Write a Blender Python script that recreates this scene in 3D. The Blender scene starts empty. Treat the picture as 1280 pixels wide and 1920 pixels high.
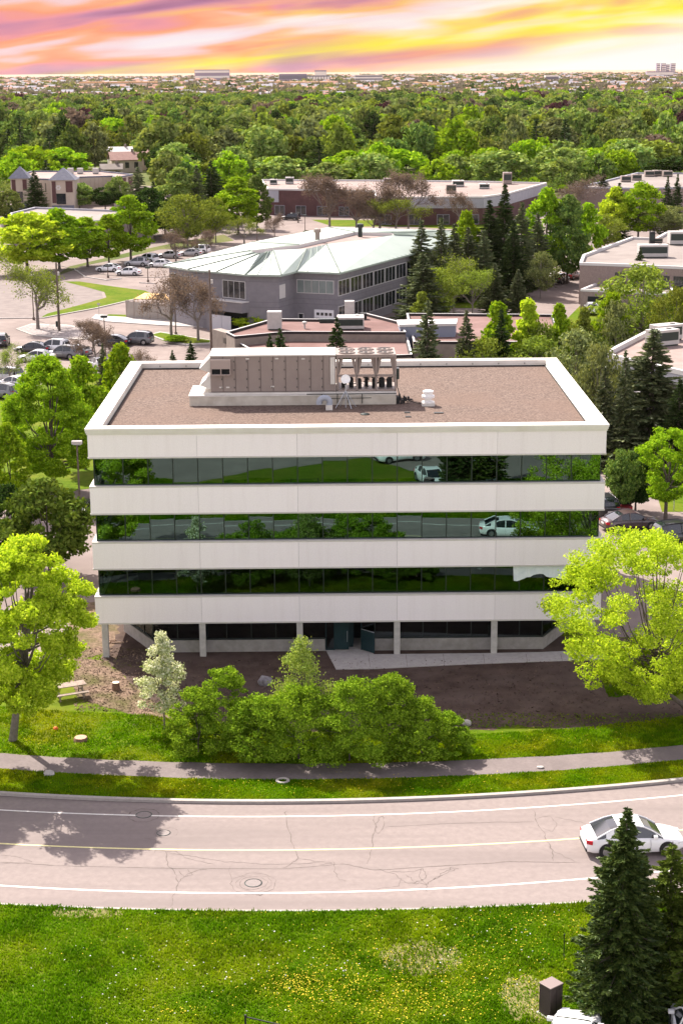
import bpy, bmesh, math, random
import numpy as np
from mathutils import Vector, Matrix
random.seed(7); RS = np.random.RandomState(11)
S = bpy.context.scene
C = S.collection
rad = math.radians
# ------------------------------------------------------------------ camera
FPX, PITCH, ROLL, CAMH = 3140.8, rad(14.763), rad(0.432), 35.06
cd = bpy.data.cameras.new('camera'); cam = bpy.data.objects.new('camera', cd); C.objects.link(cam)
cd.sensor_fit = 'VERTICAL'; cd.sensor_height = 24.0; cd.lens = FPX / 1920 * 24.0
cd.clip_start = 0.5; cd.clip_end = 60000
_f = Vector((0, math.cos(PITCH), -math.sin(PITCH))); _r = Vector((1, 0, 0)); _d = Vector((0, -math.sin(PITCH), -math.cos(PITCH)))
_cr, _sr = math.cos(ROLL), math.sin(ROLL)
RX = _r * _cr + _d * _sr
DX = -_r * _sr + _d * _cr
M = Matrix((( RX.x, -DX.x, -_f.x, 0), (RX.y, -DX.y, -_f.y, 0), (RX.z, -DX.z, -_f.z, CAMH), (0, 0, 0, 1)))
cam.matrix_world = M
S.camera = cam
# ------------------------------------------------------------------ light
EXPO = 1.25
SUN_D = Vector((0.56, -0.83, -1.0)).normalized()
SUN_EL = math.asin(-SUN_D.z); SUN_AZ = math.atan2(-SUN_D.x, -SUN_D.y)   # compass angle from +Y towards +X
sl = bpy.data.lights.new('sun', 'SUN'); sl.energy = 5.0; sl.angle = rad(0.5); sl.color = (1.0, 0.92, 0.83)
so = bpy.data.objects.new('sun', sl); C.objects.link(so); so.rotation_euler = SUN_D.to_track_quat('-Z', 'Y').to_euler()
S.view_settings.view_transform = 'Standard'; S.view_settings.look = 'None'; S.view_settings.gamma = 1.0
S.view_settings.exposure = EXPO
W = bpy.data.worlds.new('World'); S.world = W; W.use_nodes = True
nt = W.node_tree; nt.nodes.clear()
def N(nt, t, **k):
    n = nt.nodes.new(t)
    for a, b in k.items(): setattr(n, a, b)
    return n
def math_n(nt, op, a=None, b=None, c=None, clamp=False):
    n = nt.nodes.new('ShaderNodeMath'); n.operation = op; n.use_clamp = clamp
    for i, v in enumerate((a, b, c)):
        if v is None: continue
        if hasattr(v, 'links'): nt.links.new(v, n.inputs[i])
        else: n.inputs[i].default_value = v
    return n.outputs[0]
def ramp_n(nt, fac, stops, interp='LINEAR'):
    n = nt.nodes.new('ShaderNodeValToRGB'); n.color_ramp.interpolation = interp
    e = n.color_ramp.elements
    while len(e) < len(stops): e.new(0.5)
    for i, (p, c) in enumerate(stops):
        e[i].position = p; e[i].color = (c[0], c[1], c[2], 1)
    nt.links.new(fac, n.inputs[0]); return n.outputs[0]
def srgb(r, g, b):
    f = lambda v: (v/255/12.92) if v/255 <= .04045 else ((v/255+.055)/1.055)**2.4
    return (f(r), f(g), f(b))
def mixc(nt, fac, a, b):
    n = nt.nodes.new('ShaderNodeMix'); n.data_type = 'RGBA'
    for idx, v in ((0, fac), (6, a), (7, b)):
        if hasattr(v, 'links'): nt.links.new(v, n.inputs[idx])
        elif idx == 0: n.inputs[0].default_value = v
        else: n.inputs[idx].default_value = (v[0], v[1], v[2], 1)
    return n.outputs[2]
sky = N(nt, 'ShaderNodeTexSky', sky_type='NISHITA'); sky.sun_disc = False
sky.sun_elevation = SUN_EL; sky.sun_rotation = SUN_AZ; sky.altitude = 200; sky.air_density = 1.0; sky.dust_density = 1.5
bg = N(nt, 'ShaderNodeBackground'); bg.inputs[1].default_value = 0.15
hs = N(nt, 'ShaderNodeHueSaturation'); hs.inputs['Saturation'].default_value = .42; nt.links.new(sky.outputs[0], hs.inputs['Color'])
wb = N(nt, 'ShaderNodeMix', data_type='RGBA', blend_type='MULTIPLY'); wb.inputs[0].default_value = 1; wb.inputs[7].default_value = (1.16, 1.0, .98, 1)
nt.links.new(hs.outputs[0], wb.inputs[6]); nt.links.new(wb.outputs[2], bg.inputs[0])
# sunset cloud bank low on the horizon, a function of direction only
tc = N(nt, 'ShaderNodeTexCoord'); sx = N(nt, 'ShaderNodeSeparateXYZ'); nt.links.new(tc.outputs['Generated'], sx.inputs[0])
X, Y, Z = sx.outputs
ya = math_n(nt, 'MAXIMUM', math_n(nt, 'ABSOLUTE', Y), 0.05)
u = math_n(nt, 'DIVIDE', X, ya)                      # tangent of the azimuth, -0.2..0.2 in view
v = math_n(nt, 'DIVIDE', Z, ya)                      # tangent of the elevation, 0..0.042 in view
un = math_n(nt, 'MULTIPLY', u, 4.9)                  # -1..1
vn = math_n(nt, 'MULTIPLY', v, 23.8)                 # 0..1
# streaks climb to the right: s runs across them
s = math_n(nt, 'SUBTRACT', vn, math_n(nt, 'MULTIPLY', un, 0.52))
al = math_n(nt, 'ADD', un, math_n(nt, 'MULTIPLY', vn, 0.1))
cmb = N(nt, 'ShaderNodeCombineXYZ'); nt.links.new(math_n(nt, 'MULTIPLY', al, 1.35), cmb.inputs[0]); nt.links.new(math_n(nt, 'MULTIPLY', s, 1.75), cmb.inputs[1])
cmb.inputs[2].default_value = 3.7
n1 = N(nt, 'ShaderNodeTexNoise'); nt.links.new(cmb.outputs[0], n1.inputs['Vector']); n1.inputs['Scale'].default_value = 1.35; n1.inputs['Detail'].default_value = 3.0; n1.inputs['Roughness'].default_value = .45; n1.inputs['Distortion'].default_value = 0.35
cm2 = N(nt, 'ShaderNodeCombineXYZ'); nt.links.new(math_n(nt, 'MULTIPLY', al, 1.7), cm2.inputs[0]); nt.links.new(math_n(nt, 'MULTIPLY', s, 4.6), cm2.inputs[1]); cm2.inputs[2].default_value = 9.2
n2 = N(nt, 'ShaderNodeTexNoise'); nt.links.new(cm2.outputs[0], n2.inputs['Vector']); n2.inputs['Scale'].default_value = 1.6; n2.inputs['Detail'].default_value = 2.5; n2.inputs['Roughness'].default_value = .5
# left: purple, pink, orange; right: orange, yellow, white
t1 = math_n(nt, 'MULTIPLY_ADD', math_n(nt, 'SUBTRACT', n1.outputs[0], 0.5), 2.25, 0.52)
left = ramp_n(nt, t1, [(0.0, srgb(172,118,150)), (.2, srgb(206,142,170)), (.38, srgb(244,158,164)), (.52, srgb(253,166,128)), (.64, srgb(255,184,146)), (.76, srgb(250,208,206)), (1.0, srgb(248,232,240))])
right = ramp_n(nt, t1, [(0.0, srgb(238,156,156)), (.2, srgb(252,170,130)), (.36, srgb(255,206,110)), (.5, srgb(255,240,110)), (.64, srgb(255,246,196)), (.8, srgb(255,250,240))])
lr = math_n(nt, 'MULTIPLY_ADD', math_n(nt, 'ADD', un, math_n(nt, 'MULTIPLY', math_n(nt, 'SUBTRACT', n2.outputs[0], .5), 2.2)), 0.75, 0.36, clamp=True)
col = mixc(nt, lr, left, right)
# white glow low on the right, over the horizon
gl = math_n(nt, 'MULTIPLY', math_n(nt, 'MULTIPLY_ADD', math_n(nt, 'SUBTRACT', un, math_n(nt, 'MULTIPLY', vn, 1.25)), 1.7, 0.0, clamp=True), 1.0, clamp=True)
col = mixc(nt, gl, col, srgb(255, 252, 246))
# a bright yellow streak sloping up to the right
yk = math_n(nt, 'SUBTRACT', 1.0, math_n(nt, 'MULTIPLY', math_n(nt, 'ABSOLUTE', math_n(nt, 'SUBTRACT', vn, math_n(nt, 'MULTIPLY_ADD', un, 0.5, 0.28))), 6.5), clamp=True)
yk2 = math_n(nt, 'MULTIPLY', yk, math_n(nt, 'MULTIPLY_ADD', n2.outputs[0], 2.6, -0.45, clamp=True), clamp=True)
col = mixc(nt, math_n(nt, 'MULTIPLY', yk2, 0.8), col, srgb(255, 246, 50))
bg2 = N(nt, 'ShaderNodeBackground'); nt.links.new(col, bg2.inputs[0]); bg2.inputs[1].default_value = 1.0 / (2 ** EXPO)
fade = math_n(nt, 'MULTIPLY_ADD', Z, -14.0, 1.9, clamp=True)    # full below 3.7 degrees, gone above 8
fr = math_n(nt, 'MULTIPLY', fade, math_n(nt, 'GREATER_THAN', Y, 0.05))
ms = N(nt, 'ShaderNodeMixShader'); nt.links.new(fr, ms.inputs[0]); nt.links.new(bg.outputs[0], ms.inputs[1]); nt.links.new(bg2.outputs[0], ms.inputs[2])
wo = N(nt, 'ShaderNodeOutputWorld'); nt.links.new(ms.outputs[0], wo.inputs[0])

# ------------------------------------------------------------------ geometry from the picture
CP = Vector((0, 0, CAMH))
def ray(px, py):
    return (_f * FPX + RX * (px - 640) + DX * (py - 960)).normalized()
def at(px, py, z=0.0):
    """point of the horizontal plane z seen at pixel px, py (1280x1920 photograph)"""
    d = ray(px, py); t = (z - CAMH) / d.z
    return CP + d * t
def topix(p):
    q = Vector(p) - CP; zc = q.dot(_f)
    return 640 + FPX * q.dot(RX) / zc, 960 + FPX * q.dot(DX) / zc
def scale_at(p):
    return FPX / (Vector(p) - CP).dot(_f)          # pixels per metre there
def height_at(px, base_py, top_py):
    b = at(px, base_py); d = ray(px, top_py)
    t = b.y / d.y
    return b, CAMH + d.z * t

# ------------------------------------------------------------------ object helpers
def tag(o, label=None, cat=None, group=None, kind=None):
    if label: o['label'] = label
    if cat: o['category'] = cat
    if group: o['group'] = group
    if kind: o['kind'] = kind
    return o
def thing(name, label, cat, loc=(0, 0, 0), rz=0.0, group=None):
    o = bpy.data.objects.new(name, None); o.empty_display_size = 0.3; C.objects.link(o)
    o.location = loc; o.rotation_euler = (0, 0, rz)
    return tag(o, label, cat, group)
def link_mesh(name, me, parent=None, mats=(), loc=None):
    for m in mats: me.materials.append(m)
    o = bpy.data.objects.new(name, me); C.objects.link(o)
    if parent: o.parent = parent
    if loc is not None: o.location = loc
    return o
def children(o): return CH.get(o.name, [])
def copy_tree(o, parent=None):
    c = o.copy(); C.objects.link(c)
    if parent: c.parent = parent
    for ch in list(o.children): copy_tree(ch, c)
    return c
def quad_mesh(name, V, sizes_faces, smooth=False):
    """V (n*4,3) array, one quad per four vertices"""
    n = len(V) // 4
    me = bpy.data.meshes.new(name)
    me.vertices.add(n * 4); me.loops.add(n * 4); me.polygons.add(n)
    me.vertices.foreach_set('co', V.astype(np.float32).ravel())
    me.loops.foreach_set('vertex_index', np.arange(n * 4, dtype=np.int32))
    me.polygons.foreach_set('loop_start', np.arange(0, n * 4, 4, dtype=np.int32))
    me.polygons.foreach_set('loop_total', np.full(n, 4, dtype=np.int32))
    if sizes_faces is not None: me.polygons.foreach_set('material_index', sizes_faces.astype(np.int32))
    me.update(calc_edges=True)
    return me
class MB:
    """collects shapes, builds one mesh object"""
    def __init__(s): s.v = []; s.f = []; s.m = []; s.mi = 0; s.T = None
    def _add(s, vs, fs):
        b = len(s.v)
        for p in vs:
            p = Vector(p)
            s.v.append(tuple(s.T @ p) if s.T else tuple(p))
        for f in fs: s.f.append(tuple(b + i for i in f)); s.m.append(s.mi)
        return s
    def box(s, x0, x1, y0, y1, z0, z1):
        return s._add([(x0,y0,z0),(x1,y0,z0),(x1,y1,z0),(x0,y1,z0),(x0,y0,z1),(x1,y0,z1),(x1,y1,z1),(x0,y1,z1)],
                      [(3,2,1,0),(4,5,6,7),(0,1,5,4),(1,2,6,5),(2,3,7,6),(3,0,4,7)])
    def prism(s, pts, z0, z1, cap=True):
        n = len(pts); vs = [(p[0], p[1], z0) for p in pts] + [(p[0], p[1], z1) for p in pts]
        a = sum(pts[i][0]*pts[(i+1)%n][1]-pts[(i+1)%n][0]*pts[i][1] for i in range(n))
        fs = [(i, (i+1) % n, n+(i+1) % n, n+i) for i in range(n)]
        if cap: fs += [tuple(range(n-1, -1, -1)), tuple(range(n, 2*n))]
        if a < 0: fs = [f[::-1] for f in fs]
        return s._add(vs, fs)
    def poly(s, pts3):
        return s._add(pts3, [tuple(range(len(pts3)))])
    def tube(s, pts, rads, n=8, caps=True):
        pts = [Vector(p) for p in pts]; rings = []; vs = []; fs = []
        if not hasattr(rads, '__len__'): rads = [rads] * len(pts)
        for i, p in enumerate(pts):
            d = (pts[min(i+1, len(pts)-1)] - pts[max(i-1, 0)]).normalized()
            a = d.orthogonal().normalized() if i == 0 else (pa - d * pa.dot(d)).normalized()
            pa = a; b = d.cross(a)
            for k in range(n):
                t = 2*math.pi*k/n; vs.append(p + (a*math.cos(t) + b*math.sin(t)) * rads[i])
        for i in range(len(pts)-1):
            for k in range(n): fs.append((i*n+k, i*n+(k+1) % n, (i+1)*n+(k+1) % n, (i+1)*n+k))
        if caps: fs += [tuple(range(n-1, -1, -1)), tuple((len(pts)-1)*n+k for k in range(n))]
        return s._add(vs, fs)
    def lathe(s, prof, n=20, c=(0, 0, 0)):
        vs = []; fs = []
        for (r, z) in prof:
            for k in range(n):
                t = 2*math.pi*k/n; vs.append((c[0]+r*math.cos(t), c[1]+r*math.sin(t), c[2]+z))
        m = len(prof)
        for i in range(m-1):
            for k in range(n): fs.append((i*n+k, i*n+(k+1) % n, (i+1)*n+(k+1) % n, (i+1)*n+k))
        fs += [tuple(range(n-1, -1, -1)), tuple((m-1)*n+k for k in range(n))]
        return s._add(vs, fs)
    def build(s, name, mats, parent=None, smooth=False, bevel=0, loc=None):
        me = bpy.data.meshes.new(name); me.from_pydata(s.v, [], s.f)
        if not isinstance(mats, (list, tuple)): mats = [mats]
        for m in mats: me.materials.append(m)
        me.polygons.foreach_set('material_index', s.m)
        if smooth: me.polygons.foreach_set('use_smooth', [True]*len(s.f))
        me.update()
        o = bpy.data.objects.new(name, me); C.objects.link(o)
        if parent: o.parent = parent
        if loc is not None: o.location = loc
        if bevel:
            b = o.modifiers.new('bevel', 'BEVEL'); b.width = bevel; b.segments = 2; b.limit_method = 'ANGLE'
        return o
# ------------------------------------------------------------------ materials
def mat(name, c1, c2=None, scale=1.0, rough=0.85, bump=0.0, bscale=None, metal=0.0, detail=4, spec=0.3, c3=None, scale3=0.1, amt3=.5, coat=0, ani=None):
    m = bpy.data.materials.new(name); m.use_nodes = True; t = m.node_tree; b = t.nodes['Principled BSDF']
    b.inputs['Roughness'].default_value = rough; b.inputs['Metallic'].default_value = metal
    b.inputs['Specular IOR Level'].default_value = spec
    if coat: b.inputs['Coat Weight'].default_value = coat; b.inputs['Coat Roughness'].default_value = .05
    g = N(t, 'ShaderNodeTexCoord')
    if c2 is None: b.inputs['Base Color'].default_value = (*c1, 1)
    else:
        n = N(t, 'ShaderNodeTexNoise'); n.inputs['Scale'].default_value = scale; n.inputs['Detail'].default_value = detail; n.inputs['Roughness'].default_value = .62
        t.links.new(g.outputs['Object'], n.inputs['Vector'])
        c = ramp_n(t, n.outputs[0], [(.32, c1), (.68, c2)])
        if c3 is not None:
            k = N(t, 'ShaderNodeTexNoise'); k.inputs['Scale'].default_value = scale3; k.inputs['Detail'].default_value = 3
            if ani: mp = N(t, 'ShaderNodeMapping'); mp.inputs['Scale'].default_value = ani; t.links.new(g.outputs['Object'], mp.inputs['Vector']); t.links.new(mp.outputs[0], k.inputs['Vector'])
            else: t.links.new(g.outputs['Object'], k.inputs['Vector'])
            fac = math_n(t, 'MULTIPLY', math_n(t, 'MULTIPLY_ADD', k.outputs[0], 4.0, -1.7, clamp=True), amt3)
            c = mixc(t, fac, c, c3)
        t.links.new(c, b.inputs['Base Color'])
    if bump:
        n = N(t, 'ShaderNodeTexNoise'); n.inputs['Scale'].default_value = bscale or scale*3; n.inputs['Detail'].default_value = 3
        t.links.new(g.outputs['Object'], n.inputs['Vector'])
        bp = N(t, 'ShaderNodeBump'); bp.inputs['Strength'].default_value = bump; bp.inputs['Distance'].default_value = .02
        t.links.new(n.outputs[0], bp.inputs['Height']); t.links.new(bp.outputs[0], b.inputs['Normal'])
    return m
def leaf_mat(name, c1, c2, trans=.42, tcol=None, gloss=0.0, var=.12, rough=.6):
    m = bpy.data.materials.new(name); m.use_nodes = True; t = m.node_tree; t.nodes.clear()
    g = N(t, 'ShaderNodeNewGeometry'); oi = N(t, 'ShaderNodeObjectInfo')
    c = ramp_n(t, g.outputs['Random Per Island'], [(0, c1), (1, c2)])
    h = N(t, 'ShaderNodeHueSaturation'); t.links.new(c, h.inputs['Color'])
    t.links.new(math_n(t, 'MULTIPLY_ADD', oi.outputs['Random'], var*.16, .5-var*.06), h.inputs['Hue'])
    t.links.new(math_n(t, 'MULTIPLY_ADD', oi.outputs['Random'], var*3.4, 1-var*1.6), h.inputs['Value'])
    d = N(t, 'ShaderNodeBsdfDiffuse'); t.links.new(h.outputs[0], d.inputs[0])
    tr = N(t, 'ShaderNodeBsdfTranslucent')
    mm = N(t, 'ShaderNodeMix', data_type='RGBA', blend_type='MULTIPLY'); mm.inputs[0].default_value = 1
    t.links.new(h.outputs[0], mm.inputs[6]); mm.inputs[7].default_value = (*(tcol or (1.35, 1.25, .5)), 1)
    t.links.new(mm.outputs[2], tr.inputs[0])
    x = N(t, 'ShaderNodeMixShader'); x.inputs[0].default_value = trans
    t.links.new(d.outputs[0], x.inputs[1]); t.links.new(tr.outputs[0], x.inputs[2])
    last = x.outputs[0]
    if gloss:
        gl = N(t, 'ShaderNodeBsdfGlossy'); gl.inputs['Roughness'].default_value = .45
        y = N(t, 'ShaderNodeMixShader'); y.inputs[0].default_value = gloss
        t.links.new(last, y.inputs[1]); t.links.new(gl.outputs[0], y.inputs[2]); last = y.outputs[0]
    o = N(t, 'ShaderNodeOutputMaterial'); t.links.new(last, o.inputs[0])
    return m

def facade_mat(name, c1, c2, dirt, amt=.35):
    """painted precast: fine grain, faint panel to panel tone, vertical rain streaks"""
    m = bpy.data.materials.new(name); m.use_nodes = True; t = m.node_tree; b = t.nodes['Principled BSDF']; b.inputs['Roughness'].default_value = .85; b.inputs['Specular IOR Level'].default_value = .2
    g = N(t, 'ShaderNodeTexCoord'); mp = N(t, 'ShaderNodeMapping'); mp.inputs['Scale'].default_value = (1.6, 1.6, .10); t.links.new(g.outputs['Object'], mp.inputs['Vector'])
    n = N(t, 'ShaderNodeTexNoise'); n.inputs['Scale'].default_value = 1.4; n.inputs['Detail'].default_value = 7; n.inputs['Roughness'].default_value = .7; t.links.new(mp.outputs[0], n.inputs['Vector'])
    k = N(t, 'ShaderNodeTexNoise'); k.inputs['Scale'].default_value = 14; k.inputs['Detail'].default_value = 6; t.links.new(g.outputs['Object'], k.inputs['Vector'])
    c = ramp_n(t, k.outputs[0], [(.35, c1), (.65, c2)]); f = math_n(t, 'MULTIPLY', math_n(t, 'MULTIPLY_ADD', n.outputs[0], 4.5, -2.2, clamp=True), amt)
    gi = N(t, 'ShaderNodeNewGeometry'); hs_ = N(t, 'ShaderNodeHueSaturation'); t.links.new(mixc(t, f, c, dirt), hs_.inputs['Color']); t.links.new(math_n(t, 'MULTIPLY_ADD', gi.outputs['Random Per Island'], .06, .97), hs_.inputs['Value'])
    t.links.new(hs_.outputs[0], b.inputs['Base Color']); bp = N(t, 'ShaderNodeBump'); bp.inputs['Strength'].default_value = .3; bp.inputs['Distance'].default_value = .01; t.links.new(k.outputs[0], bp.inputs['Height']); t.links.new(bp.outputs[0], b.inputs['Normal']); return m
# ------------------------------------------------------------------ palette
M_grass = mat('lawn', (.045,.085,.004), (.10,.15,.008), 1.6, .95, .8, 14, detail=10, spec=.03, c3=(.15,.15,.02), scale3=.22, amt3=.6)
M_fargrass = mat('far_ground', (.05,.08,.012), (.13,.13,.05), 0.05, .95, detail=9, spec=.05)
M_asph = mat('asphalt', (0.199,0.167,0.156), (0.240,0.203,0.188), 3.0, .9, .35, 60, detail=10, c3=(0.174,0.147,0.138), scale3=1.0, amt3=.75, ani=(.05, .75, 1), spec=.08)
M_lot = mat('lot_asphalt', (0.188,0.152,0.138), (0.248,0.204,0.184), .5, .9, .2, 30, detail=9, c3=(0.144,0.116,0.106), scale3=.07, amt3=.7, spec=.08)
M_path = mat('path_asphalt', (0.152,0.128,0.122), (0.194,0.163,0.156), 5.0, .9, .35, 60, detail=9, c3=(0.122,0.103,0.099), scale3=.6, amt3=.5, spec=.08)
M_conc = mat('concrete', (0.340,0.315,0.297), (0.425,0.399,0.374), 3.0, .85, .2, 40, detail=8)
M_kerb = mat('kerb_concrete', (0.281,0.257,0.234), (0.359,0.328,0.296), 4.0, .85, .3, 40, detail=8)
M_soil = mat('soil', (0.051,0.034,0.028), (0.098,0.068,0.055), .9, .95, .8, 14, detail=10, c3=(0.119,0.089,0.076), scale3=.35, amt3=.5, spec=.08)
M_chips = mat('wood_chips', (0.076,0.051,0.034), (0.255,0.178,0.128), 4.5, .95, .8, 20, detail=10, c3=(0.060,0.068,0.013), scale3=.5, amt3=.8, spec=.08)
M_white = mat('line_white', (0.720,0.702,0.648), (0.594,0.567,0.522), 6, .8)
M_yel = mat('line_yellow', (0.666,0.630,0.270), (0.594,0.522,0.297), 6, .8)
M_crack = mat('crack_tar', (.10,.08,.072), (.15,.125,.115), 6, .9)
M_panel = facade_mat('precast_panel', (.83,.775,.765), (.87,.815,.805), (.66,.59,.57), .22)
M_panel2 = mat('precast_trim', (0.525,0.493,0.452), (0.588,0.557,0.514), 2.0, .8, .1, 40)
M_cap = mat('parapet_cap', (0.666,0.639,0.576), (0.720,0.693,0.630), 1.5, .7, detail=7, c3=(0.594,0.549,0.468), scale3=.8, amt3=.5)
M_gravel = mat('roof_gravel', (0.055,0.038,0.031), (0.210,0.158,0.131), 8, .95, 1.0, 14, detail=10, c3=(0.145,0.101,0.080), scale3=.25, amt3=.55, spec=.08)
M_dark = mat('dark_interior', (.012,.014,.015)); M_mull = mat('mullion', (.035,.045,.042), rough=.4, metal=.6)
M_col = mat('column_concrete', (0.378,0.360,0.333), (0.486,0.468,0.432), 3, .85, .3, 30)
M_hvac = mat('unit_taupe', (0.242,0.195,0.171), (0.271,0.223,0.195), .8, .55, detail=6); M_hvacl = mat('unit_light', (0.527,0.501,0.451), (0.612,0.586,0.535), 1.5, .5)
M_galv = mat('galvanised', (.42,.45,.48), (.52,.55,.58), 3, .35, metal=.7); M_black = mat('black_rubber', (.02,.02,.02), rough=.7)
M_curb = mat('curb_flashing', (0.425,0.391,0.323), (0.561,0.527,0.451), .8, .7, detail=7, c3=(0.306,0.264,0.212), scale3=1.2, amt3=.5)
M_teal = mat('teal_frame', (.007,.024,.028), (.012,.034,.038), 2, .35)
def glass_mat(name, tint, tr, bump=.05, sc=.8, rough=.0):
    m = bpy.data.materials.new(name); m.use_nodes = True; t = m.node_tree; t.nodes.clear()
    g = N(t, 'ShaderNodeTexCoord'); n = N(t, 'ShaderNodeTexNoise'); n.inputs['Scale'].default_value = sc; n.inputs['Detail'].default_value = 1
    t.links.new(g.outputs['Object'], n.inputs['Vector'])
    b = N(t, 'ShaderNodeBump'); b.inputs['Strength'].default_value = 1; b.inputs['Distance'].default_value = bump; t.links.new(n.outputs[0], b.inputs['Height'])
    gl = N(t, 'ShaderNodeBsdfGlossy'); gl.inputs['Color'].default_value = (*tint, 1); gl.inputs['Roughness'].default_value = rough
    t.links.new(b.outputs[0], gl.inputs['Normal'])
    tp = N(t, 'ShaderNodeBsdfTransparent'); tp.inputs[0].default_value = (*tr, 1)
    a = N(t, 'ShaderNodeAddShader'); t.links.new(gl.outputs[0], a.inputs[0]); t.links.new(tp.outputs[0], a.inputs[1])
    o = N(t, 'ShaderNodeOutputMaterial'); t.links.new(a.outputs[0], o.inputs[0]); return m
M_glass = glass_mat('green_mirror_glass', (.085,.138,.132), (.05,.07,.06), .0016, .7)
M_glass_dimrefl = glass_mat('green_mirror_glass_dim_reflection', (.034,.056,.056), (.05,.07,.06), .0016, .7)  # same glass, tint darkened to stand for the dark reflections low down
M_glassd = glass_mat('dark_glass', (.07,.085,.09), (.10,.11,.12), .003, .9)

# ------------------------------------------------------------------ ground, road and paths
def struct(o): o['kind'] = 'structure'; return o
def sheet(name, pts, z, m, z1=None):
    b = MB()
    if z1 is None: b.poly([(p[0], p[1], z) for p in pts])
    else: b.prism(pts, z, z1)
    return struct(b.build(name, m))
def fitline(pix, deg=2):
    q = [at(*p) for p in pix]; c = np.polyfit([p.x for p in q], [p.y for p in q], deg)
    return lambda x: float(np.polyval(c, x))
kerbf = fitline([(0,1492),(170,1501),(320,1505),(640,1507),(800,1502),(960,1492),(1120,1480),(1280,1467)])
nearf = fitline([(0,1694),(300,1703),(640,1706),(850,1702),(1085,1690)])
w1f = fitline([(0,1518),(200,1528),(350,1532),(640,1531),(900,1517),(1280,1492)])
ycf = fitline([(0,1583),(250,1590),(500,1594),(800,1590),(1090,1571),(1280,1556)])
w2f = fitline([(0,1661),(250,1671),(500,1675),(640,1674),(900,1661),(1100,1648)])
paf = fitline([(0,1413),(170,1422),(400,1430),(640,1434),(860,1428),(1000,1418),(1100,1411),(1280,1399)])
pnf = fitline([(0,1443),(200,1451),(420,1459),(640,1462),(760,1461),(930,1451),(1100,1440),(1280,1424)])
def ribbon(name, fa, fb, z, m, x0=-70, x1=70, step=1.0, z1=None, jit=0):
    xs = np.arange(x0, x1+step, step); b = MB(); r = random.Random(len(name))
    A = [(x, fa(x) + r.uniform(-jit, jit)) for x in xs]; B = [(x, fb(x) + r.uniform(-jit, jit)) for x in xs]
    for i in range(len(xs)-1):
        p = [A[i], A[i+1], B[i+1], B[i]]
        if z1 is None: b.poly([(q[0], q[1], z) for q in p][::-1] if p[0][1] > p[3][1] else [(q[0], q[1], z) for q in p])
    if z1 is not None: b.prism(A + B[::-1], z, z1)
    return struct(b.build(name, m))
sheet('ground', [(-30000,-3000),(30000,-3000),(30000,40000),(-30000,40000)], -0.03, M_fargrass)
sheet('lawn', [(-140,40),(140,40),(140,150),(-140,150)], 0.0, M_grass)
ribbon('road', nearf, lambda x: kerbf(x)-.02, .008, M_asph)
ribbon('kerb', lambda x: kerbf(x)-.02, lambda x: kerbf(x)+.24, 0, M_kerb, z1=.15)
ribbon('gutter_joint', lambda x: kerbf(x)-.06, lambda x: kerbf(x)-.02, .012, M_crack)
ribbon('near_gutter', lambda x: nearf(x)-.12, lambda x: nearf(x)+.02, .014, M_kerb)
ribbon('road_marking', lambda x: w1f(x)-.055, lambda x: w1f(x)+.055, .014, M_white)
ribbon('road_marking', lambda x: w2f(x)-.06, lambda x: w2f(x)+.06, .014, M_white)
ribbon('road_marking', lambda x: ycf(x)-.06, lambda x: ycf(x)+.06, .014, M_yel)
ribbon('footpath', pnf, paf, .010, M_path, jit=.07)
def rough(P, step=.8, j=.16, seed=1):
    r = random.Random(seed); o = []
    for i in range(len(P)):
        a, c = Vector(P[i]), Vector(P[(i+1) % len(P)]); n = max(1, int((c-a).length/step))
        for k in range(n): q = a.lerp(c, k/n); o.append((q.x+r.uniform(-j, j), q.y+r.uniform(-j, j)))
    return o
def pxs(l, z=0): return [tuple(at(*p, z)[:2]) for p in l]
sheet('soil', rough(pxs([(196,1238),(262,1296),(300,1325),(360,1350),(520,1372),(870,1370),(960,1362),(1060,1368),(1130,1366),(1220,1362),(1290,1352),(1330,1330),(1290,1312),(1220,1312),(1160,1298),(1132,1272),(1150,1246),(1262,1222),(1262,1196),(1100,1196),(640,1150),(200,1150)]), .6, .3), .006, M_soil)
sheet('bark_ground', rough(pxs([(150,1236),(205,1222),(225,1180),(180,1130),(150,1130),(120,1200),(110,1262),(150,1310),(230,1335),(330,1352),(300,1322),(262,1294),(205,1240)]), .6, .2), .010, M_chips)
sheet('walkway', pxs([(612,1222),(630,1256),(700,1255),(860,1247),(1020,1241),(1140,1237),(1250,1214),(1330,1196),(1330,1182),(1255,1200),(1150,1218),(1010,1224),(900,1226),(700,1228),(700,1215),(612,1215)]), 0, M_conc, .05)
# walkway joints
b = MB()
for px in (690, 760, 830, 905, 985, 1050, 1115):
    p = at(px, 1226, .054); q = at(px+3, 1250 - max(0, px-850)*.055, .054)
    b.poly([(p.x, p.y, .054), (p.x+.02, p.y, .054), (q.x+.02, q.y, .054), (q.x, q.y, .054)])
struct(b.build('walkway_joints', M_crack))
# asphalt of the parking lots
def lot(name, pix, z, m=None): return sheet(name, pxs(pix), z, m or M_lot)
lot('parking_lot_right', [(1108,1195),(1330,1195),(1400,1150),(1400,985),(1290,985),(1230,985),(1180,960),(1120,930),(1090,930)], .012)
lot('parking_lot_left', [(60,1240),(205,1222),(212,1165),(205,1000),(180,890),(110,895),(110,930),(-60,1000),(-120,1240)], .004)
sheet('parking_lot_north', [(-180,128),(-20,128),(120,128),(150,190),(150,330),(60,470),(-90,560),(-140,430),(-180,330)], .010, M_lot)
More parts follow.
